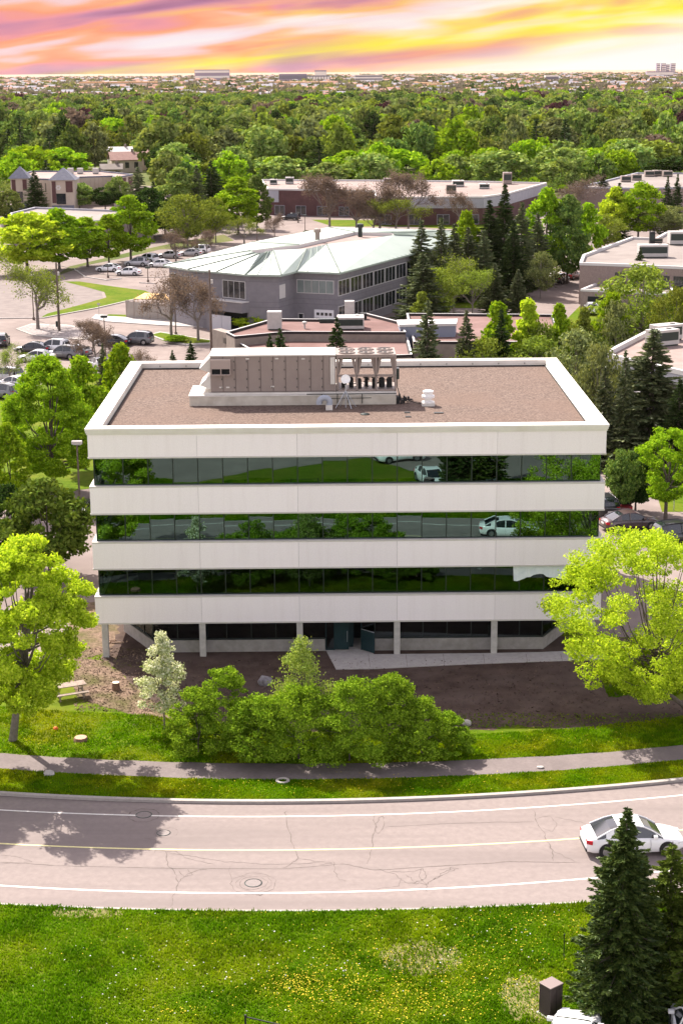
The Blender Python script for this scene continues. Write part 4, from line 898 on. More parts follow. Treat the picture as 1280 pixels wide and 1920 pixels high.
    b.build('door_lines', M_tyre, t)
    if kind == 'suv':
        b = MB()
        for s_ in (-1, 1): b.tube([(-1.7,s_*.62,1.74),(.0,s_*.62,1.77)], .02, 5)
        b.build('roof_rails', M_tyre, t)
    return t
CARP = {}; n_car = 0
def place_car(kind, colour, px, py, rz, label, group='cars parked in the lots', name='parked_car', cat=None, sc=1.0, loc=None):
    if kind not in CARP: t = CARP[kind] = car_proto(kind)
    else: t = copy_tree(CARP[kind])
    for o in t.children:
        if o.name.split('.')[0] in ('body', 'roof', 'mirror'):
            o.material_slots[0].link = 'OBJECT'; o.material_slots[0].material = PAINT[colour]
    p = Vector(loc) if loc else at(px, py); t.location = (p.x, p.y, .012); t.rotation_euler = (0, 0, rad(rz)); t.scale = (sc,)*3
    t.name = name; return tag(t, label, cat or ('car' if kind == 'sedan' else 'SUV'), group)
place_car('sedan', 'white', 1184, 1592, 4, 'white sedan driving on the curved road behind the dark spruce', None, 'moving_car')
place_car('sedan', 'white', 0, 0, 74, 'white car roof at the bottom edge beside the brown utility box', 'cars parked at the lower edge', loc=(8.25, 54.2, 0))
place_car('suv', 'white', 0, 0, 85, 'white car at the bottom right corner behind the pine trunk', 'cars parked at the lower edge', loc=(13.0, 54.6, 0))
place_car('sedan', 'brown', 1180, 992, 14, 'dark brown sedan parked beside the right end of the white office')
place_car('suv', 'black', 1276, 1018, 14, 'black SUV cut by the right edge, in the lot beside the white office')
place_car('sedan', 'red', 1150, 958, 100, 'red car in the shade just above the dark brown sedan'); place_car('suv', 'black', 1126, 962, 100, 'dark car half hidden by the right end of the white office')
place_car('sedan', 'black', 160, 968, 75, 'dark car at the left end of the white office, near the lamp post')
L_ = [('sedan','white',204,509,170,'white sedan, left one of the pair on the parking island'),('sedan','white',241,516,172,'white sedan, right one of the pair on the parking island'),
('suv','silver',257,499,172,'silver SUV behind the two white sedans'),('suv','white',277,492,150,'white SUV behind the silver SUV'),('sedan','white',301,501,165,'white car right of the silver SUV under a bare tree'),
('suv','white',373,475,165,'white SUV farthest back beside the green roof'),('sedan','silver',358,480,170,'pale car just below the farthest white SUV'),('sedan','silver',318,484,170,'silver car hidden by bare twigs, left of the farthest white SUV'),
('suv','black',4,648,95,'dark blue-black car at the left edge on the pale lot'),('sedan','black',62,662,172,'black sedan at the left of the cluster of cars'),('suv','white',99,660,165,'white SUV in the middle of the cluster of cars'),('sedan','white',70,678,172,'white sedan, nearest of the cluster above the bright tree'),
('sedan','grey',140,668,160,'grey car at the right of the cluster of cars'),('suv','grey',120,672,160,'dark grey SUV close behind the white SUV in the cluster'),('suv','grey',256,645,165,'grey SUV behind the bright tree beside the small spruces'),('sedan','black',212,648,165,'dark car left of the grey SUV behind the bright tree'),
('suv','silver',10,715,155,'silver SUV at the left edge above the big green tree'),('sedan','white',28,728,150,'white car beside the silver SUV at the left edge'),('suv','grey',4,746,150,'grey car lowest at the left edge by the big green tree'),('sedan','silver',186,692,120,'silver car glimpsed between the two bright trees'),
('suv','black',1050,531,60,'black car, nearer of the two parked by the brick building'),('sedan','red',1071,523,60,'dark red car, farther of the two parked by the brick building'),('suv','white',1108,588,85,'white van-like car partly hidden by the lime tree before the brick building'),
('suv','black',545,413,160,'black SUV by the left end of the long maroon building'),('sedan','black',6,498,170,'dark car at the left edge below the bright tree row')]
for k_, c_, px, py, rz, lab in L_:
    if 'dark car at the left edge below' in lab: continue
    place_car(k_, c_, px, py, rz, lab)
# cars of the front lot, seen only in the mirror windows
for i, (x, y, rz, c_, k_) in enumerate(((5.9,45.2,160,'white','suv'),)):
    place_car(k_, c_, 0, 0, rz, 'white SUV in the front lot, reflected in the top windows', 'cars parked at the lower edge', loc=(x, y, 0))

# ------------------------------------------------------------------ small things in front
def simple(name, label, cat, o, loc, group=None, rz=0): o.location = loc; o.rotation_euler = (0,0,rz); o.name = name; return tag(o, label, cat, group)
p = at(1031, 1900); t = thing('utility_box', 'tall dark brown utility box on the grass beside the spruce', 'utility box', p, rad(38))
hgt = height_at(1031, 1900, 1840)[1]
b = MB(); b.box(-.33,.33,-.30,.30,.05,1.28); b.build('cabinet', mat('box_brown', (.045,.033,.033), (.06,.045,.045), 2, .5), t, bevel=.01)
b = MB(); b.box(-.35,.35,-.32,.32,1.281,1.32); b.build('lid', mat('box_lid', (.20,.155,.145), rough=.5), t, bevel=.01)
b = MB(); b.box(-.40,.40,-.37,.37,0,.05); b.build('pad', M_conc, t)
b = MB(); b.box(-.005,.005,-.31,-.30,.1,1.25); b.box(.1,.16,-.315,-.30,1.1,1.16); b.build('door_seam', M_black, t)
def manhole(px, py, r, label, z=.016, m1=None):
    p = at(px, py); t = thing('manhole', label, 'manhole', (p.x,p.y,z)); b = MB(); b.lathe([(r*1.12,-.01),(r*1.12,.006),(r*1.0,.010),(r*.99,-.005)], 28); b.build('ring', M_mull if z < .1 else M_kerb, t)
    b = MB(); b.lathe([(r*.97,-.01),(r*.97,.004),(r*.9,.006)], 28); b.build('cover', m1 or mat('cover', (.15,.125,.118), (.20,.17,.16), 14, .6, .6, 60), t)
manhole(475, 1656, .36, 'round manhole in the near lane ringed by cracks'); manhole(270, 1528, .36, 'dark manhole in the tree shadow on the far lane edge'); manhole(307, 1562, .30, 'small patched manhole just right of the tree shadow')
t = thing('concrete_ring', 'pale concrete manhole ring lying in the verge grass near the kerb', 'concrete ring', at(530, 1466)); b = MB(); b.lathe([(.36,.0),(.36,.10),(.33,.12),(.24,.12),(.21,.10),(.21,.0)], 26); b.build('rim', M_kerb, t, smooth=False); b = MB(); b.lathe([(.205,.0),(.205,.03)], 20); b.build('cover', M_soil, t)
def rock(px, py, sx, sy, sz, m, name, label, cat, seed=0):
    bm = bmesh.new(); bmesh.ops.create_icosphere(bm, subdivisions=2, radius=1); r = random.Random(seed)
    for v_ in bm.verts: v_.co *= r.uniform(.8, 1.15); v_.co.x *= sx; v_.co.y *= sy; v_.co.z *= sz
    me = bpy.data.meshes.new(name); bm.to_mesh(me); bm.free(); o = link_mesh(name, me, None, [m]); p = at(px, py); o.location = (p.x,p.y,sz*.5); return tag(o, label, cat)
rock(92,1453,.30,.26,.16,M_conc,'rock','white rock on the verge by the path, near the left tree trunk','rock',1); rock(874,1359,.28,.22,.2,M_conc,'rock','grey rock at the right end of the hedge','rock',2)
rock(497,1284,.42,.35,.38,mat('dark_rock', (.12,.11,.12), (.3,.28,.29), 3),'rock','jagged dark rock behind the hedge on the soil','rock',3); rock(1012,1440,.2,.15,.08,M_conc,'rock','small pale stone in the grass right of the path','rock',4)
rock(105,1368,.14,.14,.12,mat('orange_cap', (.75,.16,.05)),'orange_marker','small orange marker in the grass below the picnic table','marker',5)
t = thing('stump', 'flat reddish cut stump in the sunny grass under the left tree', 'tree stump', at(152,1388)); b = MB(); b.lathe([(.42,0),(.36,.14),(.34,.18)], 18); b.build('bark', mat('bark_red', (.14,.08,.05), (.2,.12,.08), 6), t); b = MB(); b.lathe([(.33,.18),(.33,.19)], 18); b.build('cut_face', mat('wood_cut', (.40,.22,.15), (.5,.3,.2), 8), t)
t = thing('stump', 'tall stump with pale cut top at the corner of the office shadow', 'tree stump', at(218,1293)); b = MB(); b.lathe([(.27,0),(.23,.25),(.22,.45)], 16); b.build('bark', bpy.data.materials['bark_red'], t); b = MB(); b.lathe([(.215,.45),(.215,.46)], 16); b.build('cut_face', mat('wood_pale', (.70,.55,.40)), t)
b = MB(); r = random.Random(8)
for k in range(5): x = r.uniform(-.9,.9); b.tube([(x,r.uniform(-.3,.3),.06),(x+r.uniform(-.8,.8),r.uniform(-.3,.3),.1)], .06, 6)
simple('cut_branches', 'loose cut branches on the bark under the left end column', 'branches', b.build('cut_branches', mat('bark_pale', (.35,.24,.17), (.5,.36,.26), 4)), at(232,1205))
# picnic table
t = thing('picnic_table', 'weathered wooden picnic table in the shade of the left tree', 'picnic table', at(131,1306), rad(24)); Mw = mat('weathered_wood', (.20,.15,.12), (.32,.26,.21), 3, .9)
b = MB()
for k in range(5): b.box(-.95,.95,-.38+k*.155,-.24+k*.155,.72,.76)
b.build('tabletop', Mw, t)
for s_ in (-1, 1): b = MB(); b.box(-.95,.95,*sorted((s_*.62,s_*.76)),.42,.46); b.box(-.95,.95,*sorted((s_*.78,s_*.9)),.42,.46); b.build('bench', Mw, t)
for x in (-.7,.7):
    for s_ in (-1, 1): b = MB(); b.tube([(x,s_*.65,0),(x,s_*.2,.72)], .045, 4); b.build('leg', Mw, t)
b = MB()
for x in (-.7,.7): b.box(x-.04,x+.04,-.9,.9,.36,.42)
b.build('crossbar', Mw, t)
# post in the grass, railing at the lower edge
t = thing('marker_post', 'thin dark post standing in the grass left of the spruce', 'post', at(1056,1798)); b = MB(); b.tube([(0,0,0),(0,0,1.05)], .02, 6); b.build('pole', M_mull, t); b = MB(); b.box(-.03,.03,-.02,.02,1.05,1.12); b.build('cap', M_mull, t)
p = at(461, 1945); t = thing('railing', 'black metal railing corner at the bottom edge of the lawn', 'railing', p)
b = MB(); b.box(-.035,.035,-.035,.035,0,.95); b.box(1.9,1.97,-.85,-.78,0,.95); b.build('posts', M_black, t)
for z in (.86, .5, .15): b = MB(); b.tube([(.02,0,z),(1.95,-.82,z)], .025, 4); b.build('rail', M_black, t)
# posts, lamps, signs
M_pole = mat('pole_brown', (.10,.075,.06), (.15,.115,.095), 3); M_polel = mat('pole_grey', (.30,.29,.28))
def lamp(px, by, ty, label, group='parking lot lamps', white=True, dz=0):
    b0, h = height_at(px, by, ty); t = thing('lamp_post', label, 'lamp post', b0); b = MB(); b.lathe([(.2,0),(.2,.4),(.09,.42),(.06,h-.3)], 8); b.build('pole', M_pole, t)
    b = MB(); b.box(-.42,.42,-.18,.18,h-.3,h-.02); b.build('lamp_head', M_unit if white else M_mull, t, bevel=.03); b = MB(); b.box(-.3,.3,-.13,.13,h-.34,h-.30); b.build('lens', M_head, t)
lamp(151,962,826,'lamp post with white head at the left of the white office'); lamp(64,600,514,'lamp post behind the bare tree at left'); lamp(199,680,591,'short dark lamp post with T head above the bright tree',white=False)
lamp(203,521,497,'short lamp post on the parking island by the white sedans',white=False); lamp(278,529,500,'lamp post at the near end of the silver SUV row',white=False); lamp(330,628,512,'lamp post between the pair of bare trees',white=False)
lamp(482,452,424,'lamp post in the back lot behind the green roof',white=False); lamp(572,440,402,'lamp post left of the round bush behind the green roof',white=False); lamp(559,418,398,'small lamp post by the long maroon building',white=False)
def upole(px, by, ty, label, arms=1):
    b0, h = height_at(px, by, ty); t = thing('utility_pole', label, 'utility pole', b0); b = MB(); b.lathe([(.19,0),(.12,h)], 8); b.build('pole', M_pole, t)
    for k in range(arms): b = MB(); b.box(-1.1,1.1,-.06,.06,h-.5-k*.9,h-.38-k*.9); b.build('crossarm', M_pole, t)
    b = MB(); b.lathe([(.16,0),(.16,.5)], 8, (.25,0,h-1.8)); b.build('transformer', M_unit, t); return b0, h
u1 = upole(112,622,492,'tall wooden utility pole beside the bare tree on the rock island',0); u2 = upole(397,662,505,'grey utility pole before the grey office loading yard',0)
u3 = upole(573,308,276,'utility pole with crossarm in the forest, left of centre',1); u4 = upole(196,300,272,'utility pole in the forest above the towered building',1); u5 = upole(920,312,284,'utility pole in the forest, right of centre',1)
def wire(a, c, label, n_=3, sag=1.2, sp=.8):
    b = MB()
    for k in range(n_):
        o = Vector(((k-(n_-1)/2)*sp, 0, 0)); pts = [a.lerp(c, i/12)+o-Vector((0,0,sag*4*(i/12)*(1-i/12))) for i in range(13)]; b.tube(pts, .035, 4, False)
    return tag(b.build('overhead_wire', M_mull), label, 'wire')
tp = lambda u: u[0]+Vector((0,0,u[1]-.3))
wire(tp(u4), tp(u3), 'overhead wires crossing the left forest between two poles'); wire(tp(u3), tp(u5), 'overhead wires crossing the forest centre between two poles'); wire(tp(u1), tp(u2), 'single overhead wire from the tall wooden pole to the grey office', 1)
def sign(px, by, ty, w, h, m, label):
    b0, H_ = height_at(px, by, ty); t = thing('sign_post', label, 'sign', b0); b = MB(); b.tube([(0,0,0),(0,0,H_)], .035, 6); b.build('pole', M_polel, t); b = MB(); b.box(-w/2,w/2,-.06,-.04,H_-h,H_); b.build('sign_plate', m, t)
sign(1188,1082,1022,.30,.45,mat('sign_grey', (.25,.24,.26)),'small grey sign on a post in the pale lot at right'); sign(1262,958,928,.5,.28,M_unit,'small white sign under the bright tree at right'); sign(188,632,568,.4,.3,M_unit,'slim white sign post on the pale lot left of the fence')
b0 = at(109,618); t = thing('meter_box', 'small dark box on a stub beside the tall wooden pole', 'box', b0); b = MB(); b.box(-.25,.25,-.15,.15,.4,1.2); b.build('box', M_mull, t); b = MB(); b.box(-.06,.06,-.06,.06,0,.4); b.build('stub', M_mull, t)
# ------------------------------------------------------------------ foliage
LM = dict(
 lime=leaf_mat('leaf_lime', (0.112,0.228,0.009), (0.308,0.437,0.024), .24, var=.10),
 yellow=leaf_mat('leaf_yellowgreen', (.19,.31,.008), (.54,.66,.06), .36, var=.03),
 hedge=leaf_mat('leaf_hedge', (0.076,0.162,0.008), (0.285,0.418,0.033), .25, var=.06),
 green=leaf_mat('leaf_green', (0.052,0.104,0.026), (0.191,0.256,0.057), .18, var=.22),
 mid=leaf_mat('leaf_midgreen', (0.081,0.137,0.029), (0.272,0.316,0.090), .2, var=.22),
 dark=leaf_mat('leaf_dark', (0.018,0.041,0.012), (0.055,0.094,0.024), .2, var=.14),
 olive=leaf_mat('leaf_olive', (0.083,0.120,0.017), (0.259,0.310,0.053), .22, var=.16),
 dusty=leaf_mat('leaf_dusty', (0.076,0.101,0.040), (0.254,0.279,0.106), .2, var=.12),
 purple=leaf_mat('leaf_purple', (.035,.018,.022), (.08,.035,.04), .2, tcol=(1.1,.8,.8), var=.1),
 bud=leaf_mat('leaf_bud', (.11,.08,.065), (.22,.17,.135), .3, tcol=(1,.9,.7), var=.08),
 spruce=leaf_mat('needle_dark', (.014,.034,.009), (.065,.10,.024), .08, gloss=.02, var=.10),
 spruceb=leaf_mat('needle_blue', (0.047,0.072,0.030), (0.169,0.189,0.088), .1, gloss=.02, var=.12),
 airy=leaf_mat('leaf_airy', (.12,.20,.02), (.36,.44,.12), .3, var=0),
 sprucef=leaf_mat('needle_fresh', (.014,.04,.008), (.115,.16,.035), .12, gloss=.02, var=.0),
 pine=leaf_mat('needle_pine', (.05,.09,.012), (.15,.20,.035), .15, var=.05),
 flower=leaf_mat('leaf_flower', (.20,.27,.06), (.90,.90,.72), .3, tcol=(1.1,1.05,.7), var=.02),
 far=leaf_mat('leaf_far', (0.108,0.100,0.068), (0.240,0.210,0.144), .2, tcol=(1,1,1), var=.1))
M_bark = mat('bark', (.07,.055,.045), (.14,.115,.095), 6, .95, .6, 20); M_barkp = mat('bark_grey', (.13,.11,.10), (.22,.19,.17), 5, .95, .6, 20)
def unit(n, rs):
    v = rs.normal(size=(n, 3)); return v/np.linalg.norm(v, axis=1, keepdims=True)
def leafq(cen, out, size, rs, asp=.62, ob=.7, vary=.35):
    n = len(cen); nr = out*ob + unit(n, rs); nr /= np.linalg.norm(nr, axis=1, keepdims=True)+1e-9
    a = np.cross(nr, unit(n, rs)); a /= np.linalg.norm(a, axis=1, keepdims=True)+1e-9; b = np.cross(nr, a)
    s = (size*(1+vary*rs.uniform(-1, 1, n)))[:, None]
    k = a*s*.18
    return np.stack([cen-a*s, cen-b*s*asp+k, cen+a*s, cen+b*s*asp+k], 1).reshape(-1, 3)
SH = {'round': lambda t: np.sin(np.pi*np.clip(t,0,1)**.85)**.55, 'oval': lambda t: np.sin(np.pi*np.clip(t,0,1)**.70)**.75,
      'column': lambda t: np.sin(np.pi*np.clip(t,0,1)**.55)**.8*.95, 'spread': lambda t: np.sin(np.pi*np.clip(t,0,1)**1.15)**.5, 'bush': lambda t: np.cos(np.clip(t,0,1)*1.45)**.6}
def crown(W, z0, z1, shape, K, nleaf, s, rs, cr=(.075,.14), fill=.5, flat=.62, wy=1.0, up=.35):
    """clumps of leaves spread through the crown volume; returns quads and clump centres"""
    t = rs.uniform(.03, .97, K); ang = rs.uniform(0, 2*np.pi, K); rr = SH[shape](t)*W/2*(1+.13*np.sin(2*ang+K)+.09*np.sin(3*ang+2*K+4*t))*(fill+(1-fill)*rs.uniform(0, 1, K)**.5)
    r = W*rs.uniform(cr[0], cr[1], K)
    rr = np.maximum(0, rr-r*.7)
    cc = np.stack([rr*np.cos(ang), rr*np.sin(ang), z0+r*.5+(z1-z0-r)*t], 1)
    idx = rs.choice(K, nleaf, p=(r**2)/np.sum(r**2)); d = unit(nleaf, rs); d[:, 2] = d[:, 2]*.9+up
    rad_ = rs.uniform(.30, 1.0, nleaf)**.5; sc = np.array([1, 1, flat])
    # lumpy clumps
    p = cc[idx] + d*(r[idx]*rad_)[:, None]*sc*(1+.32*np.sin(5*d[:, :1]+idx[:, None])*np.cos(6*d[:, 1:2]+idx[:, None]*2))
    p[:, 1] *= wy; cc[:, 1] *= wy
    axis = np.stack([p[:, 0], p[:, 1], (p[:, 2]-(z0+z1)/2)*.8], 1); axis /= np.linalg.norm(axis, axis=1, keepdims=True)+1e-9
    return leafq(p, d*.6+axis*.5, s, rs), cc
def limbs(b, base_h, cc, r0, n, rs, lean=(0, 0), H=None):
    top = Vector((lean[0], lean[1], base_h)); b.tube([(0,0,-.1),(0,0,.05),(lean[0]*.3,lean[1]*.3,base_h*.45),top], [r0*1.45,r0*1.15,r0*.9,r0*.8], 9)
    zs = cc[:, 2].max(); sel = rs.choice(len(cc), min(n, len(cc)), replace=False)
    b.tube([top, (lean[0]*1.1+.2, lean[1]*1.1, base_h+(zs-base_h)*.45), (lean[0]*1.2, lean[1], base_h+(zs-base_h)*.85)], [r0*.7, r0*.4, r0*.1], 7)
    for i in sel:
        e = Vector(cc[i]); st = top.lerp(Vector((lean[0], lean[1], base_h+(zs-base_h)*.5)), rs.uniform(0, 1)*min(1, max(0, (e.z-base_h)/(zs-base_h+.01))))
        m = st.lerp(e, .5)+Vector((0,0,-(e-st).length*.10)); k = rs.uniform(.25,.42)
        b.tube([st, m, e], [r0*k, r0*k*.6, r0*.06], 5)
def make_broad(name, W, H, z0, shape, K, nleaf, s, seed, leafm, r0=.2, nl=14, bark=None, **k):
    rs = np.random.RandomState(seed); q, cc = crown(W, z0, H, shape, K, nleaf, s, rs, **k)
    t = bpy.data.objects.new(name, None); C.objects.link(t)
    b = MB(); limbs(b, z0+.1*(H-z0), cc, r0, nl, rs); b.build('trunk', bark or M_bark, t)
    me = quad_mesh('crown', q, None); link_mesh('crown', me, t, [leafm]); t['W'] = W; t['H'] = H; return t
def make_spruce(W, H, seed, leafm, per=1.0, z0=.4, s=.2, name='spruce_tree', whorl=.42, taper=.85):
    rs = np.random.RandomState(seed); P = []; O = []
    b = MB(); b.tube([(0,0,-.1),(0,0,H*.5),(0,0,H*.99)], [W*.032+.04, W*.02+.02, .015], 7)
    z = z0; 
    while z < H*.985:
        t = (z-z0)/(H-z0); R = W/2*(1-t)**taper*rs.uniform(.82, 1.05)*min(1, (1-t)*4+.18) + .04
        nb = max(4, int((5+9*(1-t))*per**.5))
        for k in range(nb):
            a = rs.uniform(0, 2*np.pi); L = R*rs.uniform(.62, 1.2); dz = rs.uniform(-.2,.2)*whorl
            m = max(3, int(L/s*2.4*per)); u = rs.uniform(.08, 1, m)**.75
            droop = -.34*L*u + .20*L*u**3
            x = L*u*np.cos(a); y = L*u*np.sin(a); wv = (rs.uniform(-1, 1, m))*.24*L*(1.15-u)
            px_ = x - wv*np.sin(a); py_ = y + wv*np.cos(a); pz = z+dz+droop + L*.28*(1-t)*0 - np.abs(wv)*.25
            P.append(np.stack([px_, py_, pz], 1)); oo = np.stack([np.full(m, np.cos(a)), np.full(m, np.sin(a)), np.full(m, .1)], 1) + np.stack([-np.sin(a)*np.sign(wv), np.cos(a)*np.sign(wv), 0*wv], 1)*.7; O.append(oo)
            if L > 1.0 and k % 3 == 0: b.tube([(0,0,z+dz),(L*.9*math.cos(a),L*.9*math.sin(a),z+dz-.25*L)], [.03, .01], 3, False)
        z += whorl*(.5+.55*(1-t))
    P = np.concatenate(P); O = np.concatenate(O); n = len(P); O /= np.linalg.norm(O, axis=1, keepdims=True)
    O[:, 2] += rs.uniform(-.35, .25, n); sd = np.cross(O, unit(n, rs)); sd /= np.linalg.norm(sd, axis=1, keepdims=True)+1e-9
    L_ = (s*rs.uniform(.7, 1.35, n))[:, None]; w_ = L_*.36
    q = np.stack([P-O*L_*.5, P+sd*w_, P+O*L_, P-sd*w_], 1).reshape(-1, 3)
    # leader at the tip
    t = bpy.data.objects.new(name, None); C.objects.link(t); b.build('trunk', M_bark, t)
    link_mesh('crown', quad_mesh('crown', q, None), t, [leafm]); t['W'] = W; t['H'] = H; return t
def make_bare(W, H, seed, leafm, nleaf, s, name='bare_tree', bark=None, z0=.22):
    rs = np.random.RandomState(seed); b = MB(); tips = []
    def grow(p, d, L, r, lv):
        e = p + d*L; m = p.lerp(e, .5)+Vector(rs.normal(size=3)*(.05 if lv else .01)*L); b.tube([p, m, e], [r, r*.8, r*.62], 6 if lv < 2 else 3, False)
        if lv >= 5: tips.append(e); tips.append(m); return
        for k in range(rs.choice([2, 3, 3]) if lv else 5):
            ax = Vector(unit(1, rs)[0]); nd = (d*.75 + ax*(.62 if lv else .75) + Vector((0,0,.16))).normalized()
            grow(e if k else m.lerp(e, .9), nd, L*rs.uniform(.62, .86), r*.62, lv+1)
        tips.append(e)
    grow(Vector((0,0,-.1)), Vector((0,0,1)), H*z0, H*.017, 0)
    T = np.array([tuple(v_) for v_ in tips]); mx, my, tz = T[:, 0].mean(), T[:, 1].mean(), T[:, 2].mean(); b.v = [(x-mx*max(0, z-H*z0)/(tz-H*z0), y-my*max(0, z-H*z0)/(tz-H*z0), z) for x, y, z in b.v]; sh_ = np.maximum(0, T[:, 2]-H*z0)/(tz-H*z0); T[:, 0] -= mx*sh_; T[:, 1] -= my*sh_ 
    # fit to the wanted size
    ext = np.abs(T[:, :2]).max()*2*.9; top = T[:, 2].max(); kx, kz = W/ext, H/top
    b.v = [(x*kx, y*kx, z*kz) for x, y, z in b.v]; T *= [kx, kx, kz]
    t = bpy.data.objects.new(name, None); C.objects.link(t); b.build('trunk', bark or M_barkp, t)
    idx = rs.choice(len(T), nleaf); c = T[idx]+rs.normal(size=(nleaf, 3))*W*.035; c[:, 2] = np.maximum(c[:, 2], H*.25)
    link_mesh('crown', quad_mesh('crown', leafq(c, unit(nleaf, rs), s, rs), None), t, [leafm]); t['W'] = W; t['H'] = H; return t

# prototypes of the middle distance; each is used first for a real tree, then copied
PROTO = {}
def proto(kind):
    if kind in PROTO: return PROTO[kind]
    mk = {
     'round0': lambda: make_broad('broadleaf_tree', 10, 11, 1.4, 'round', 90, 9500, .26, 1, LM['green'], .2),
     'round1': lambda: make_broad('broadleaf_tree', 10, 11, 1.2, 'round', 110, 9500, .25, 2, LM['green'], .2, cr=(.07,.13)),
     'round2': lambda: make_broad('broadleaf_tree', 10, 11, 1.6, 'spread', 80, 9000, .26, 3, LM['green'], .2, cr=(.08,.15)),
     'oval0': lambda: make_broad('broadleaf_tree', 8, 12, 1.2, 'oval', 110, 9500, .24, 4, LM['green'], .18),
     'oval1': lambda: make_broad('broadleaf_tree', 8, 12, 1.0, 'oval', 130, 9500, .23, 5, LM['green'], .18, cr=(.07,.13)),
     'col0': lambda: make_broad('broadleaf_tree', 5, 10, .8, 'column', 90, 6500, .20, 6, LM['green'], .14),
     'col1': lambda: make_broad('broadleaf_tree', 5, 10, .8, 'column', 100, 6500, .20, 26, LM['green'], .14, cr=(.07,.13)),
     'sparse0': lambda: make_broad('broadleaf_tree', 10, 11, 1.4, 'round', 80, 5200, .20, 7, LM['olive'], .17, 60, M_barkp, cr=(.08,.17)),
     'sparse1': lambda: make_broad('broadleaf_tree', 10, 11, 1.0, 'spread', 90, 6000, .20, 8, LM['olive'], .17, 70, M_barkp, cr=(.08,.16)),
     'bare0': lambda: make_bare(10, 9.5, 9, LM['bud'], 6000, .10), 'bare1': lambda: make_bare(10, 9, 10, LM['bud'], 6000, .10), 'bare2': lambda: make_bare(9, 9, 31, LM['bud'], 7000, .10),
     'spr0': lambda: make_spruce(6, 13, 11, LM['spruce'], 1.9, s=.27, whorl=.36, taper=.75), 'spr1': lambda: make_spruce(6, 13, 12, LM['spruce'], 1.7, s=.30, whorl=.42, taper=.72), 'spr2': lambda: make_spruce(5, 9, 13, LM['spruceb'], 1.7, s=.21, whorl=.30, taper=.75),
     'frnd0': lambda: make_broad('broadleaf_tree', 14, 13, 1.0, 'round', 60, 2300, .62, 14, LM['green'], .25, 5, cr=(.08,.16)),
     'frnd1': lambda: make_broad('broadleaf_tree', 14, 13, 1.0, 'round', 75, 2400, .58, 15, LM['green'], .25, 5, cr=(.07,.13)),
     'frnd2': lambda: make_broad('broadleaf_tree', 14, 13, 1.0, 'oval', 70, 2300, .6, 16, LM['green'], .25, 5, cr=(.08,.15)),
     'frnd3': lambda: make_broad('broadleaf_tree', 14, 13, 1.0, 'spread', 70, 2300, .62, 17, LM['green'], .25, 5, cr=(.08,.16)),
     'fspr': lambda: make_spruce(7, 14, 18, LM['spruce'], .9, s=.6, whorl=.75),
    }[kind]
    PROTO[kind] = [mk(), False]; return PROTO[kind]
NAMES = {'spr': 'spruce_tree', 'bar': 'bare_tree', 'fsp': 'spruce_tree'}
def tree(kind, mk, cx, top, base, wpx, label, group=None, cat='tree', rz=None, loc=None, h=None, w=None, name=None):
    if loc is None:
        loc, h = height_at(cx, base, top); w = wpx/scale_at((loc.x, loc.y, h*.6))
        w *= 1.34 if kind[:3] == 'spr' else 1.3 if kind[:3] == 'bar' else 1.16
    pr = proto(kind)
    t = copy_tree(pr[0]) if pr[1] else pr[0]; pr[1] = True
    t.name = name or NAMES.get(kind[:3], 'broadleaf_tree')
    sx = w/pr[0]['W']; t.scale = (sx, sx, h/pr[0]['H']); t.location = (loc.x, loc.y, 0); t.rotation_euler = (0, 0, rz if rz is not None else random.uniform(0, 6.28))
    for o in t.children:
        if o.name.startswith('crown'): o.material_slots[0].link = 'OBJECT'; o.material_slots[0].material = LM[mk]
    for kk in ('W', 'H'):
        if t is not pr[0] and kk in t: del t[kk]
    return tag(t, label, cat, group)
TG = 'trees around the office park'
